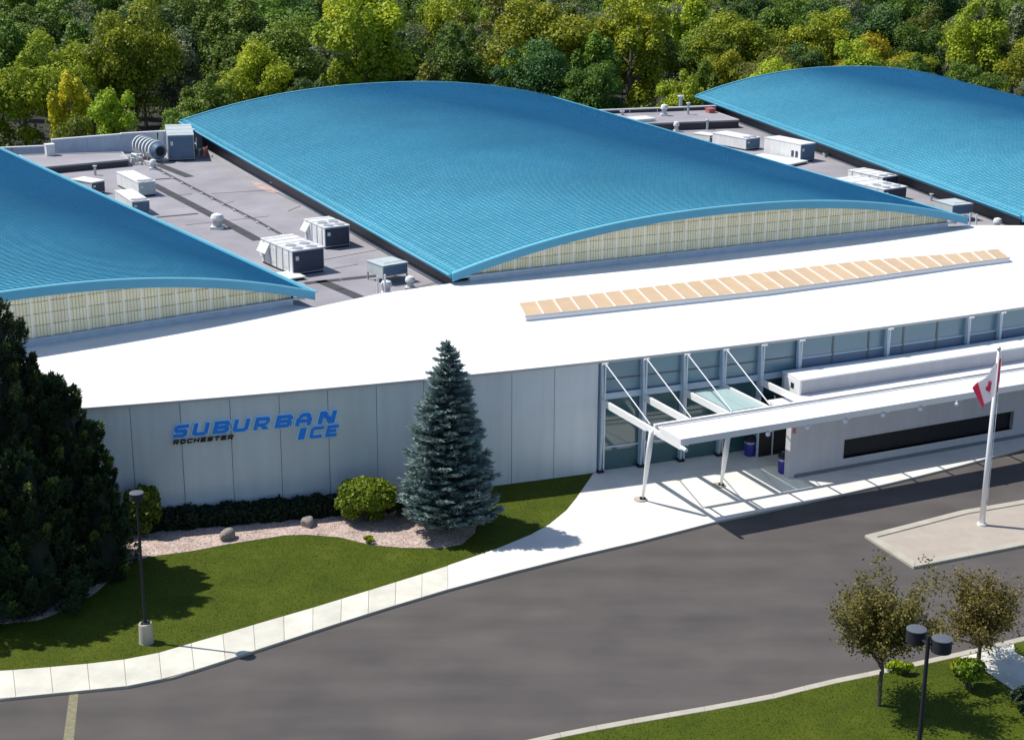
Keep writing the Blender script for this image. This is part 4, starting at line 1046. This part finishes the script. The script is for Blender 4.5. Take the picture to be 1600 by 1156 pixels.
boxthing('junction_box', 'small pale box against the dark side of the middle blue roof, halfway down', 'box', 565, 368, 361, 7, 'galv', ZD, d=.3)
boxthing('junction_box', 'small pale box under the eave of the right blue roof', 'box', 1292, 246, 240, 9, 'hvac_g', ZD, d=.3)
# round ribbed duct fan
c0, c1 = G(219,243,ZD), G(249,254,ZD)
dr = empty('round_duct', c1, math.atan2((c0-c1).y, (c0-c1).x), 'fat ribbed round duct with open dark mouth at the far end of the roof', 'duct')
Ld = (c0-c1).length*1.0; rD = .80; zc = .98
n_ = 6
MB().tube([(0,0,zc),(Ld,0,zc)], rD*.86, 24).build('drum', M['hvac_b'], dr, smooth=False)
for i in range(n_):
    x = Ld*(i+.3)/n_
    MB().tube([(x,0,zc),(x+.16,0,zc)], rD*1.04, 28).build('ring', M['hvac_w'] , dr)
    MB().tube([(x+.36,0,zc),(x+.42,0,zc)], rD*.95, 28).build('ring', M['hvac_d'] , dr)
MB().tube([(-.35,0,zc),(0,0,zc)], [rD*.62,rD*.90], 24).build('mouth_cone', M['hvac_b'], dr)
MB().tube([(-.36,0,zc),(-.345,0,zc)], rD*.5, 24).build('mouth', M['dark_metal'], dr)
for i in range(4):
    x = Ld*(i+.4)/4
    MB().box((x-.05,-.5,0),(x+.05,-.35,zc-.5)).build('leg', M['galv'], dr); MB().box((x-.05,.35,0),(x+.05,.5,zc-.5)).build('leg', M['galv'], dr)
# pipework cluster beside it
pw = empty('pipework', G(212,258,ZD), 0, 'tangle of white pipes and valves left of the round duct', 'pipework')
for i in range(14):
    p = G(rng.uniform(200,236), rng.uniform(247,260), ZD); q = p + Vector((rng.uniform(-1.2,1.2), rng.uniform(-1.0,1.0), 0)); z = rng.uniform(.15,.9)
    wpart(MB().tube([(p.x,p.y,ZD),(p.x,p.y,ZD+z),(q.x,q.y,ZD+z),(q.x,q.y,ZD)], .07, 6), 'pipe', M['hvac_w'] if i%3 else M['galv'], pw)
for i in range(5):
    p = G(rng.uniform(202,232), rng.uniform(246,258), ZD)
    wpart(MB().lathe([(.16,0),(.2,.3),(.16,.6),(.05,.65)], 10, (p.x,p.y,ZD)), 'valve', M['hvac_g'], pw)
pw = empty('pipework', G(318,243,ZD), 0, 'small cluster of white and red pipes behind the big air handler', 'pipework')
for i in range(7):
    p = G(rng.uniform(309,334), rng.uniform(240,246), ZD); q = p + Vector((rng.uniform(-.8,.8), rng.uniform(-1.5,1.5), 0)); z = rng.uniform(.2,.8)
    wpart(MB().tube([(p.x,p.y,ZD),(p.x,p.y,ZD+z),(q.x,q.y,ZD+z),(q.x,q.y,ZD)], .06, 6), 'pipe', M['hvac_w'] if i%2 else M['red_paint'], pw)
# gas pipe on sleepers
gpts = [G(u,v,ZD+.16) for u,v in ((243,262),(300,292),(350,318),(400,343.5),(440,366))]
gas = empty('gas_pipe', (gpts[0].x,gpts[0].y,ZD), 0, 'long thin gas pipe running over small white blocks on the dark roof', 'pipe')
wpart(MB().tube(gpts, .045, 6), 'pipe', M['roof_pad'], gas)
gr = resample(gpts, 12)
for p in gr: wpart(MB().box((p.x-.14,p.y-.14,ZD),(p.x+.14,p.y+.14,ZD+.12)), 'support_block', M['hvac_w'], gas)
gp2 = [G(u,v,ZD+.12) for u,v in ((1155,262),(1290,310))]
# walkway pads
def strip(pts, wd, label):
    t = empty('walkway_strip', G(*pts[0],ZD), 0, label, 'walkway', 'dark walkway strips on the flat roof')
    P_ = [G(u,v,ZD) for u,v in pts]
    for a, b in zip(P_[:-1], P_[1:]):
        k_ = max(1, round((b-a).length/2.4))
        for j in range(k_):
            p, q = a.lerp(b,j/k_), a.lerp(b,(j+1)/k_); q = q.lerp(p,.03)
            wpart(MB().bar(p+Vector((0,0,.012)), q+Vector((0,0,.012)), wd, .018), 'walkway_pad', M['roof_pad'], t)
strip([(246,257),(297,277)], .8, 'short dark walkway strip beginning at the big air handler')
strip([(238,288),(330,336),(404,376)], .75, 'long dark walkway strip running from the twin units to the largest unit')
strip([(500,439),(566,467)], .75, 'dark walkway strip from the largest unit towards the white roof edge')
strip([(476,443),(590,431)], .55, 'dark walkway strip crossing between the largest and the raised unit')
strip([(243,281),(268,279)], .3, 'narrow dark strip behind the twin units')
strip([(245,340),(311,334)], .3, 'narrow dark strip crossing the roof left of the lone vent')
strip([(48,240),(85,260)], .5, 'dark strip on the roof at far left beside the raised roof')
# membrane laps (fine raised seams) and a stained patch near the eave
mb = MB()
for (u0,v0),(u1,v1) in [((330,303),(425,297)),((250,308),(300,303)),((290,352),(420,338)),((352,318),(365,315)),((450,330),(470,322)),((500,407),(620,385)),((430,300),(520,345)),((560,470),(690,440)),((520,420),(560,413)),((1150,258),(1260,240))]:
    mb.bar(G(u0,v0,ZD+.004), G(u1,v1,ZD+.004), .09, .012)
o = wpart(mb, 'membrane_lap', M['roof_pad'], bld); o['kind'] = 'stuff'
st = [G(u,v,ZD+.006) for u,v in ((392,283),(406,286),(432,296),(436,301),(420,300),(402,293))]
wpart(MB().add(st, [tuple(range(6))]), 'roof_stain', M['pink'], bld)

# ================================================================== POLES AND FLAG
# flagpole
fb = G(1534,820,.075); ft_z = Zat(fb.x, fb.y, 548)
fp = empty('flagpole', fb, 0, 'tall tapered white flagpole standing on the tan traffic island', 'flagpole')
FH = ft_z - fb.z
MB().tube([(0,0,0),(0,0,.1)], .22, 20).build('base_collar', M['canopy_w'], fp)
MB().tube([(0,0,.1),(0,0,FH*.45),(0,0,FH)], [.14,.12,.06], 16).build('pole', M['white_metal'], fp, smooth=True)
MB().lathe([(.001,0),(.08,.04),(.1,.1),(.08,.16),(.001,.2)], 12, (0,0,FH)).build('finial', M['galv'], fp, smooth=True)
MB().tube([(.13,-.13,1.2),(.13,-.13,FH-.2)], .012, 4).build('halyard', M['white_metal'], fp)
MB().box((.1,-.16,1.1),(.16,-.1,1.3)).build('cleat', M['galv'], fp)
# flag: bilinear sheet with folds, measured at the pole's distance
def atd(u, v, y):
    x, yy, dz = ray(u, v); k = y/yy; return Vector((x*k, y, H+dz*k))
fy = fb.y
ht, hb, et, eb = atd(1567,555,fy-.05), atd(1559,612,fy-.05), atd(1519,607,fy-.25), atd(1535,639,fy-.15)
def flagpt(a, b, o_=0.):                             # a along the fly 0..1, b down the hoist 0..1
    p = ht.lerp(hb,b).lerp(et.lerp(eb,b), a)
    fold = .11*math.sin(a*8.0+b*1.2+.6)*(.15+a) ; sag = -.10*math.sin(math.pi*a)*(1-b)
    return p + Vector((.03*math.sin(a*14), fold+o_, sag))
flag = empty('flag', ht, 0, 'red and white flag with a red leaf hanging in folds from the flagpole', 'flag')
for a0, a1, mm_, nm in ((0,.2,'flag_red','red_band'),(.2,.78,'flag_white','white_field'),(.78,1,'flag_red','red_band')):
    n_a, n_b = 14, 12; vs = []; fs = []
    for o_ in (0,.012):
        for i in range(n_a+1):
            for j in range(n_b+1): vs.append(flagpt(a0+(a1-a0)*i/n_a, j/n_b, o_))
    K = (n_a+1)*(n_b+1)
    for i in range(n_a):
        for j in range(n_b):
            q = (i*(n_b+1)+j, (i+1)*(n_b+1)+j, (i+1)*(n_b+1)+j+1, i*(n_b+1)+j+1); fs.append(q); fs.append(tuple(x+K for x in q[::-1]))
    wpart(MB().add(vs, fs), nm, M[mm_], flag, smooth=True)
half = [(0,1),(.12,.72),(.28,.82),(.22,.42),(.42,.62),(.48,.50),(.72,.54),(.64,.34),(.74,.24),(.36,-.06),(.42,-.22),(.05,-.16),(.06,-.58)]
leafp = half + [(-x,y) for x,y in half[::-1]][0:]
for o_ in (-.008,.020):
    # subdivide as strips across the leaf outline
    pts_ = [flagpt(.5+x*.20, .5-(y-.15)*.36, o_) for x,y in leafp]
    cen = flagpt(.5,.5,o_); vs = [cen]+pts_; fs = [(0,i,i+1) for i in range(1,len(pts_))]+[(0,len(pts_),1)]
    wpart(MB().add(vs, fs), 'maple_leaf', M['flag_red'], flag)

# street lamp at left
def lamp_head(parent, c, r, h):
    MB().lathe([(r*.80,0),(r,.02),(r,h),(r*.97,h+.02)], 28, c).build('lamp_head', M['dark_metal'], parent)
    MB().lathe([(r*1.03,h+.021),(r*1.03,h+.05),(r*.6,h+.07),(.02,h+.075)], 28, c).build('lamp_lid', M['lamp_top'], parent)
    MB().lathe([(.01,-.03),(r*.6,-.02),(r*.62,-.002)], 20, c).build('lens', M['globe'], parent)
lb = G(229,1003,ZP-.02); lz = Zat(lb.x, lb.y, 769)
lp = empty('street_lamp', lb, 0, 'single drum headed black lamp on a concrete base at the dark conifers', 'street lamp')
MB().lathe([(.30,0),(.29,.05),(.27,.80),(.25,.84),(.01,.845)], 24).build('concrete_base', M['kerb'], lp)
MB().box((-.16,-.16,.846),(.16,.16,.88)).build('base_plate', M['dark_metal'], lp)
MB().tube([(0,0,.88),(0,0,lz-.4)], [.065,.05], 10).build('pole', M['dark_metal'], lp)
lamp_head(lp, (0,0,lz-.42), .27, .26)
# double lamp at lower right
tp = G(1450,1006,6.55)
dl = empty('street_lamp', (tp.x,tp.y,.10), 0, 'double drum headed black lamp in front of the two small trees', 'street lamp')
MB().lathe([(.3,0),(.28,.4),(.27,.42),(.01,.425)], 20).build('concrete_base', M['slab'], dl)
MB().tube([(0,0,.42),(0,0,6.75)], [.085,.065], 10).build('pole', M['dark_metal'], dl)
h1 = G(1431,997,6.45)-tp; h2 = G(1471,1012,6.45)-tp
for hh in (h1,h2):
    arm = MB().tube([(0,0,6.45),(hh.x*.6,hh.y*.6,6.45)], .04, 8).build('arm', M['dark_metal'], dl)
    lamp_head(dl, (hh.x,hh.y,6.22), .315, .42)

# ================================================================== ROCKS, HEDGE, SHRUBS
def rock(p, sx, sy, sz, label, seed):
    r = np.random.default_rng(seed); bm = bmesh.new(); bmesh.ops.create_icosphere(bm, subdivisions=3, radius=1)
    dirs = r.normal(0,1,(9,3)); dirs /= np.linalg.norm(dirs,axis=1)[:,None]; dd = r.uniform(.62,.9,9)
    for v in bm.verts:
        c = np.array(v.co)
        for q, d_0 in zip(dirs, dd):
            e = c@q-d_0
            if e > 0: c = c - q*e*.95
        v.co = Vector(c*np.array([sx,sy,sz]))
    me = bpy.data.meshes.new('boulder'); bm.to_mesh(me); bm.free(); me.materials.append(M['rock'])
    o = link('boulder', me); o.location = p+Vector((0,0,sz*.35)); o.rotation_euler = (0,0,.4*seed)
    tag(o, label, 'rock', 'boulders in the planting bed')
rock(G(356,841,ZP), .50,.34,.38, 'dark boulder with a shaded face on the gravel bed, left one of two', 3)
rock(G(481,820,ZP), .46,.34,.34, 'pale boulder on the gravel bed nearer the round bright shrub', 4)
rock(G(194,866,ZP), .30,.25,.22, 'small pale stone in the shade at the foot of the dark conifers', 5)

def hedge(u0, v0, u1, v1, h, d):
    a, b = G(u0,v0,ZP), G(u1,v1,ZP); n = 14000; L = (b-a).length; e = (b-a)/L; nr = Vector((e.y,-e.x,0))
    t = rng.random(n)*L; f = rng.random(n); P = np.zeros((n,3)); Nn = np.zeros((n,3))
    for i in range(n):
        w = .06*math.sin(t[i]*3.1)+.05*math.sin(t[i]*7.3+1)
        if f[i] < .5: o_, z = 0+w, rng.random()*(h+w); nn = nr
        else: o_, z = -rng.random()*d, h+w+rng.normal(0,.04); nn = Vector((0,0,1))
        p = a+e*t[i]+nr*(o_+rng.normal(0,.04)); P[i] = (p.x,p.y,ZP+z); Nn[i] = nn
    hd = empty('hedge', a, 0, 'dark low clipped hedge along the foot of the long pale wall', 'hedge')
    o = link('foliage', leafmesh('foliage', P, Nn, .10, val=rng.random(n), mats=M['hedge'])); set_parent_world(o, hd)
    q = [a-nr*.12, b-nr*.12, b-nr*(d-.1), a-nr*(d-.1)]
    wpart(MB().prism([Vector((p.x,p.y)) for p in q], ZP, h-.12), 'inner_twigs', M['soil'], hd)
hedge(205,834,560,803, .72, 1.0)

def blobshrub(name, label, cat, p, rx, ry, rz, n, size, m, seed=1, lumps=26, grp=None, low=.1, twigs=True):
    r = np.random.default_rng(seed); C = []
    for _ in range(lumps):
        d = r.normal(0,1,3); d /= np.linalg.norm(d); d[2] = abs(d[2])*.9+.05 if r.random() < .8 else d[2]
        C.append(d*r.uniform(.55,.80))
    C = np.array(C); ci = r.integers(0,lumps,n); d = r.normal(0,1,(n,3)); d /= np.linalg.norm(d,axis=1)[:,None]
    Q = C[ci] + d*(.30*r.uniform(.7,1.12,n))[:,None]
    Pn = Q*np.array([rx,ry,rz]); Pn[:,2] += rz*.95; keep = Pn[:,2] > low; Pn = Pn[keep]
    t = empty(name, p, 0, label, cat, grp)
    me = leafmesh('foliage', Pn, d[keep]+np.array([0,0,.4]), size, val=r.random(keep.sum())*.7+.3*(Pn[:,2]/(2*rz)), mats=m); link('foliage', me, t)
    if twigs:
        mb = MB()
        for _ in range(9):
            c = C[r.integers(0,lumps)]; e = Vector((c[0]*rx, c[1]*ry, c[2]*rz+rz*.95)); mb.tube([(r.normal(0,.08),r.normal(0,.08),0), e*.5, e], [.03,.02,.008], 5)
        mb.build('stems', M['bark'], t)
    return t
blobshrub('round_shrub', 'bright green rounded shrub left of the blue spruce', 'shrub', G(573,812,ZP), 1.45, 1.38, 1.12, 24000, .10, M['shrub'], 2, 60)
blobshrub('low_plant', 'small yellow green plant at the front edge of the gravel bed', 'plant', G(577,847,ZP), .30, .25, .16, 500, .09, M['leaf_c'], 3, 8, low=.02)
blobshrub('leafy_shrub', 'green leafy shrub beside the dark conifers against the wall', 'shrub', G(226,830,ZP), 1.05, 1.0, 1.15, 8000, .13, M['leaf_a'], 5)
blobshrub('low_shrub', 'dark low shrub tucked between the round shrub and the spruce', 'shrub', G(622,806,ZP), .7, .6, .5, 3500, .10, M['hedge'], 6)
blobshrub('leafy_shrub', 'loose green shrub under the small tree at the lower right path', 'shrub', G(1512,1075,.1), .62, .55, .66, 2600, .12, M['shrub'], 8)
blobshrub('low_plant', 'yellowish low plant at the kerb behind the left small tree', 'plant', G(1408,1052,.1), .62, .4, .25, 1300, .10, M['leaf_c'], 9, 12, low=.02)
blobshrub('low_plant', 'orange tinged low plant beside the loose shrub by the path', 'plant', G(1497,1052,.1), .35, .3, .3, 700, .09, M['leaf_y'], 10, 8, low=.02)
blobshrub('dark_spot_mound', 'dark low leafy mound added for a dark spot at the lower right corner beside the path', 'shrub', G(1612,1112,.1), .9, .7, .5, 3000, .12, M['hedge'], 11)  # leafy mound added where a dark spot of unknown cause lies

# ================================================================== TREES NEAR
def limb(mb, a, b, r0, r1, n=5): 
    a = Vector(a); b = Vector(b); pts = [a]; 
    for i in range(1, n): 
        p = a.lerp(b, i/n); pts.append(p + Vector((random.gauss(0,.03),random.gauss(0,.03),random.gauss(0,.015)))*(b-a).length)
    pts.append(b); mb.tube(pts, [r0+(r1-r0)*i/n for i in range(n+1)], 6)

def spruce(name, label, p, h, R, m, layers, per, tuft, droop=.22, skirt=.06, seed=1, cat='tree', power=.85, needles=10, bare=0., grp=None, jag=.12):
    r = np.random.default_rng(seed); A = []; D = []; Vv = []; br = MB()
    for k in range(layers):
        q = (k+.5)/layers; z = h*(skirt+(1-skirt)*q**1.0); rad = R*(1-q)**power*(1+.05*math.sin(k*1.7))*min(1,.80+2.2*q)
        nb = max(5, int(per*(.25+.75*(1-q)))); zk = z
        a0 = r.uniform(0,6.3)
        for i in range(nb):
            a = a0 + 2*math.pi*i/nb + r.normal(0,.10); z = zk + r.normal(0,.3)*h*(1-skirt)/layers*1.0; l = rad*r.uniform(1-jag*1.3,1+jag)
            dz = -droop*l + r.normal(0,.05*l); up = .28*l
            dirv = np.array([math.cos(a), math.sin(a), 0])
            ns = max(3, int(l/tuft*2.6))
            for s in range(ns):
                t = (s+.6)/ns
                if t < .25: continue
                base = dirv*l*t + np.array([0,0, z + dz*t + up*t*t*t])
                wdt = .28*l*(1-t*.65)
                m_ = needles
                off = r.normal(0,1,(m_,3))*np.array([1,1,.28])
                side = np.cross(dirv,[0,0,1.])
                pos = base + side*(r.uniform(-1,1,m_)*wdt)[:,None] + off*tuft*.20
                dd = dirv*1.0 + side*r.normal(0,.7,m_)[:,None] + np.array([0,0,.35]) + r.normal(0,.25,(m_,3))
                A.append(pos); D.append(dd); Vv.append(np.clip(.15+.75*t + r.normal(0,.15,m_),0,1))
            if i % 3 == 0: br.tube([(0,0,z), (dirv[0]*l*.5,dirv[1]*l*.5,z+dz*.5), (dirv[0]*l*.92,dirv[1]*l*.92,z+dz*.92+up*.75)], [.035,.025,.01], 4)
    # leader
    m_ = 60; A.append(np.stack([r.normal(0,.04,m_),r.normal(0,.04,m_),h-r.random(m_)*.5],1)); D.append(np.stack([r.normal(0,.5,m_),r.normal(0,.5,m_),np.ones(m_)],1)); Vv.append(r.random(m_))
    t = empty(name, p, r.uniform(0,6), label, cat, grp)
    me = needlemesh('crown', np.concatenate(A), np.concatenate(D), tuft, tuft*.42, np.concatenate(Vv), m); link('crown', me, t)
    MB().tube([(0,0,-.1),(0,0,h*.5),(0,0,h*.97)], [.05+h*.012,.03+h*.007,.012], 8).build('trunk', M['bark'], t); br.build('branches', M['bark'], t)
    print(name, 'needles', len(me.polygons)); return t
sp = G(702,826,ZP); sph = Zat(sp.x, sp.y, 541)
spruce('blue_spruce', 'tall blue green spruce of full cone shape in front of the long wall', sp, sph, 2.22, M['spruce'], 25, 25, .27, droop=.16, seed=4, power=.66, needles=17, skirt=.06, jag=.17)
def clump_conifer(label, p, h, R, seed, n, low=.02, power=.45, size=.15):
    r = np.random.default_rng(seed); nc = int(230*h*R/22)
    zq = r.random(nc)**1.25*.97; a = r.uniform(0,6.283,nc); rad = R*(1-zq)**power*(1-.0*zq)*r.uniform(.35,1.02,nc)
    lobes = 1+.10*np.sin(a*3+seed)+.08*np.sin(a*5+seed*2+zq*6); rad *= lobes
    C = np.stack([np.cos(a)*rad, np.sin(a)*rad, h*(low+(1-low)*zq)],1); cs = .42*(1-.55*zq)*(R/2.6)**.5*r.uniform(.7,1.3,nc)
    ci = r.integers(0,nc,n); t = r.random(n)
    outw = np.stack([np.cos(a), np.sin(a), np.full(nc,1.5)],1); outw /= np.linalg.norm(outw,axis=1)[:,None]
    rnd = r.normal(0,1,(n,3)); rnd /= np.linalg.norm(rnd,axis=1)[:,None]
    P = C[ci] + outw[ci]*((t-.45)*2.3*cs[ci])[:,None] + rnd*(cs[ci]*(1-t*.75)*r.uniform(.75,1.05,n))[:,None]
    P[:,2] = np.clip(P[:,2], .03, h)
    m_ = 260; P = np.concatenate([P, np.stack([r.normal(0,.10,m_),r.normal(0,.10,m_),h-r.random(m_)**1.5*.9],1)]); D = np.concatenate([rnd+outw[ci]*.9, np.tile([0,0,1.],(m_,1))+r.normal(0,.5,(m_,3))])
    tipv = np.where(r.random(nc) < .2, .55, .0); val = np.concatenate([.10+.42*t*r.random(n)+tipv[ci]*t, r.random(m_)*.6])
    tr = empty('dark_conifer', p, 0, label, 'tree', 'dark conifers at the left end of the wall')
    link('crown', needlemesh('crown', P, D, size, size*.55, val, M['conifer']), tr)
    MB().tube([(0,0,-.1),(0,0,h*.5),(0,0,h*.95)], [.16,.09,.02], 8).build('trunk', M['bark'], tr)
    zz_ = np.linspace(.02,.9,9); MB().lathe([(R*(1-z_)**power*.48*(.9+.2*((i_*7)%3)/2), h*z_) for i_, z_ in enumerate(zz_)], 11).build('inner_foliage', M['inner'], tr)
for (u,v,vt,R_,sd_,n_,lab) in ((8,905,462,4.3,11,100000,'tallest dark conifer rising at the left edge of the picture'),
    (112,890,588,2.6,12,52000,'dark conifer with its tip against the white roof edge'),
    (62,900,538,2.5,17,42000,'middle dark conifer filling the gap between the two tall ones'),
    (54,945,700,2.2,14,34000,'shorter dark conifer with a sunlit olive tip in front of the tallest one'),
    (150,880,660,1.75,15,26000,'narrow dark conifer just left of the street lamp'),
    (-60,965,640,2.9,13,40000,'dark conifer cut by the left edge of the picture, nearest the pavement'),
    (165,900,745,1.6,16,20000,'lowest dark conifer at the foot of the street lamp')):
    q = G(u,v,ZP); clump_conifer(lab, q, Zat(q.x,q.y,vt)-ZP, R_, sd_, n_)

def sparse_tree(label, p, h, cr, n, seed, m):
    r = np.random.default_rng(seed); random.seed(seed); t = empty('small_tree', p, 0, label, 'tree', 'two small thin trees at lower right')
    mb = MB(); limb(mb, (0,0,-.1), (0,0,h*.42), .07, .05); tips = []
    for i in range(34):
        a = r.uniform(0,6.3); e = r.uniform(.2,1.4); z0 = h*r.uniform(.24,.5); L = (h-z0)*r.uniform(.45,1.0)/max(.6,math.sin(e)+.25)
        rr = min(L*math.cos(e), cr*1.15*r.uniform(.55,1)); tip = Vector((math.cos(a)*rr, math.sin(a)*rr, min(h, z0+L*math.sin(e)*.9)))
        limb(mb, (0,0,z0), tip, .028, .006, 5)
        for s in (.4,.55,.7,.85,1.): 
            q = Vector((0,0,z0)).lerp(tip, s); tips.append(q)
            for _ in range(2):
                q2 = q + Vector((r.normal(0,.3),r.normal(0,.3),abs(r.normal(0,.25))))*(.9); limb(mb, q, q2, .010, .003, 2); tips.append(q2)
    mb.build('branches', M['bark'], t)
    T = np.array([tuple(q) for q in tips]); ci = r.integers(0,len(T),n)
    P = T[ci] + r.normal(0,.15,(n,3)); keep = P[:,2] > h*.22
    link('crown', leafmesh('crown', P[keep], np.tile([0,0,1.],(keep.sum(),1)), .072, val=r.random(keep.sum()), mats=m), t)
    MB().tube([(0,0,-.1),(0,0,h*.24)], [.085,.072], 8).build('trunk', M['bark'], t)
t1 = G(1373,1102,.1); sparse_tree('thin leaved small tree left of the double lamp', t1, Zat(t1.x,t1.y,880), 2.0, 16000, 21, M['thin'])
t2 = G(1528,1045,.1); sparse_tree('thin leaved small tree right of the double lamp, by the path', t2, Zat(t2.x,t2.y,893), 1.85, 14000, 27, M['thin'])

# ================================================================== THE WOOD BEHIND
def broadleaf(seed, h, cw, n, lumps, size, tall=1.):
    """crown = leaf clumps spread through an uneven volume; returns (crown mesh, wood mesh)"""
    r = np.random.default_rng(seed); C = []; Rr = []
    for _ in range(lumps):
        d = r.normal(0,1,3); d /= np.linalg.norm(d); d[2] = d[2]*.9
        C.append(d*r.uniform(.35,.88)); Rr.append(r.uniform(.17,.34))
    C = np.array(C); Rr = np.array(Rr); ci = r.integers(0,lumps,n); d = r.normal(0,1,(n,3)); d /= np.linalg.norm(d,axis=1)[:,None]
    d[:,2] = np.where(d[:,2] < -.3, -d[:,2]*.7, d[:,2])
    Q = C[ci] + d*(Rr[ci]*r.uniform(.65,1.15,n))[:,None]
    S = np.array([cw/2, cw/2, h*.42*tall]); P = Q*S; P[:,2] += h*.56
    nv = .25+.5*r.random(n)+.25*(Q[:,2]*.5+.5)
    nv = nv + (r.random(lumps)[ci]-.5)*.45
    me = leafmesh('crown', P, d+np.array([0,0,.5]), size, val=nv, spread=.55)
    mb = MB(); random.seed(seed)
    for i in range(12):
        c = C[i % lumps]; e = (c[0]*cw/2*.9, c[1]*cw/2*.9, c[2]*h*.42*.9+h*.56); z0 = h*random.uniform(.18,.5); limb(mb, (0,0,z0), e, .09, .02, 4)
    wood = mb.build('limbs_tmp', M['bark_light']); wm = wood.data; bpy.data.objects.remove(wood)
    tm = MB().tube([(0,0,-1),(0,0,h*.3),(.1,.1,h*.75)], [.24,.18,.06], 8).build('t_', M['bark_light']); tmm = tm.data; bpy.data.objects.remove(tm)
    return me, wm, tmm
VARI = [broadleaf(100+i, 12, [9.5,7.2,10.5,6.2,9,11,6.8,4.8,9.8,7.6][i], [17000,14000,20000,12000,16000,21000,13000,9500,17000,15000][i], [40,32,46,28,36,50,30,24,38,34][i], .18, [1,1.12,.95,1.16,1,.92,1.12,1.18,1.0,1.1][i]) for i in range(10)]
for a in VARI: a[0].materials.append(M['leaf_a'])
kinds = ['leaf_a','leaf_b','leaf_c','leaf_d','leaf_e','leaf_y']
kname = dict(leaf_a='mid green', leaf_b='dark green', leaf_c='bright yellow green', leaf_d='dusty grey green', leaf_e='olive green', leaf_y='golden yellow')
tn = dict(leaf_a='green_tree', leaf_b='dark_tree', leaf_c='bright_tree', leaf_d='grey_green_tree', leaf_e='olive_tree', leaf_y='golden_tree')
def region(u):
    return ('behind the left vault' if u < 200 else 'left of the middle vault' if u < 330 else 'behind the middle vault, left half' if u < 600 else 'behind the middle vault, right half' if u < 900 else 'between middle and right vaults' if u < 1100 else 'behind the right vault')
def put_tree(x, y, h, var, kind, wide=1.):
    cm, wm, tm = VARI[var]; z = terrain(x,y)
    s = h/12; t = bpy.data.objects.new(tn[kind], None); COL.objects.link(t); t.location = (x,y,z); t.rotation_euler = (0,0,rng.uniform(0,6.3)); t.scale = (s*wide,s*wide,s)
    u = project((x,y,z+h))[0]; far = y > 215
    lab = f"{kname[kind]} tree {'deep in' if far else 'at the edge of'} the wood {region(u)}"
    tag(t, lab, 'tree', f"{kname[kind]} trees {'deep in' if far else 'at the edge of'} the wood {region(u)}")
    c = link('crown', cm, t)
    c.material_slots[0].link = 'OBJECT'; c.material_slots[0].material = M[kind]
    link('trunk', tm, t); link('limbs', wm, t)
# the first row stands just behind the rear of the building
def rear_y(x): return np.interp(x, [-60,-40,-10,8,50,90], [139,145,158,166,182,190])
cnt = 0; row = 0; y = 0
for row in range(15):
    dy = 6.5 + row*11.0
    xw = 60 + dy*.36
    nx_ = int(2*xw/10.2)
    for i in range(nx_+1):
        x = -xw + 2*xw*(i+(.5 if row%2 else 0))/nx_ + rng.normal(0,1.6)
        yy = rear_y(x) + dy + rng.normal(0,1.8)
        u, v = project((x,yy,6))
        if u < -70 or u > 1670: continue
        h = rng.uniform(9.5,14) if row < 2 else rng.uniform(11,18.5) + (1.0 if row > 11 else 0)
        if row == 0: h = rng.uniform(7,12.5)
        if project((x,yy,terrain(x,yy)+h))[1] < -150 and row > 3: h *= .8
        p = np.array([.36,.15,.20,.10,.18,.01]) if row < 4 else np.array([.40,.20,.12,.15,.13,.0])
        if u > 900 and row < 6: p = np.array([.36,.12,.26,.05,.21,.0])
        if u < 420 and row < 4: p = np.array([.38,.14,.22,.09,.15,.02])
        kd = kinds[rng.choice(6, p=p/p.sum())]
        put_tree(x, yy, h, int(rng.integers(0,10)), kd, rng.uniform(.8,1.12)); cnt += 1
# trees that stand out in the photograph
for u, vtop, y, kd, var, wide in ((105,95,156,'leaf_y',7,.9),(178,130,154,'leaf_c',3,1.0),(30,70,160,'leaf_c',9,1.1),(525,80,178,'leaf_c',7,.9),(810,80,182,'leaf_c',6,1.0),(1370,45,206,'leaf_y',8,1.1),(1410,70,203,'leaf_c',5,1.1),(1555,110,205,'leaf_c',0,.8),(600,40,250,'leaf_d',4,.8)):
    x = ray(u, 100)[0]/ray(u,100)[1]*y; h = Zat(x, y, vtop)-terrain(x,y); put_tree(x, y, max(5,h), var, kd, wide); cnt += 1
nu = 42000; xu = rng.uniform(-75,95,nu); du = rng.uniform(2.,17,nu); yu = rear_y(xu)+du
lump = .5+.5*np.sin(xu*.9+np.sin(yu*.7)*2)*np.cos(yu*.6+xu*.23)
zu = np.array([terrain(a_,b_) for a_,b_ in zip(xu,yu)]) + (1.8+3.4*lump)*rng.random(nu)**.5
ub = link('undergrowth', leafmesh('undergrowth', np.stack([xu,yu,zu],1), np.tile([0,-.2,1.],(nu,1)), .30, val=rng.random(nu)*.6+.3*lump, mats=M['leaf_e']))
tag(ub, 'tangled olive undergrowth at the foot of the wood behind the building', 'undergrowth', kind='stuff')
n_ = 70000; nc_ = 900
cx_ = rng.uniform(-190,200,nc_); cy_ = rng.uniform(338,430,nc_); cz_ = np.array([terrain(a_,b_) for a_,b_ in zip(cx_,cy_)]) + rng.uniform(8,15.5,nc_)
ci_ = rng.integers(0,nc_,n_); d_f = rng.normal(0,1,(n_,3)); d_f /= np.linalg.norm(d_f,axis=1)[:,None]
Pf = np.stack([cx_,cy_,cz_],1)[ci_] + d_f*np.array([5.,5.,4.5])*rng.uniform(.6,1.05,n_)[:,None]
fw = link('far_wood', leafmesh('far_wood', Pf, d_f+np.array([0,0,.5]), .8, val=rng.random(nc_)[ci_]*.6+rng.random(n_)*.4, mats=M['leaf_b']))
tag(fw, 'far dark green wood closing the view along the top of the picture', 'wood', kind='stuff')
print('trees', cnt)
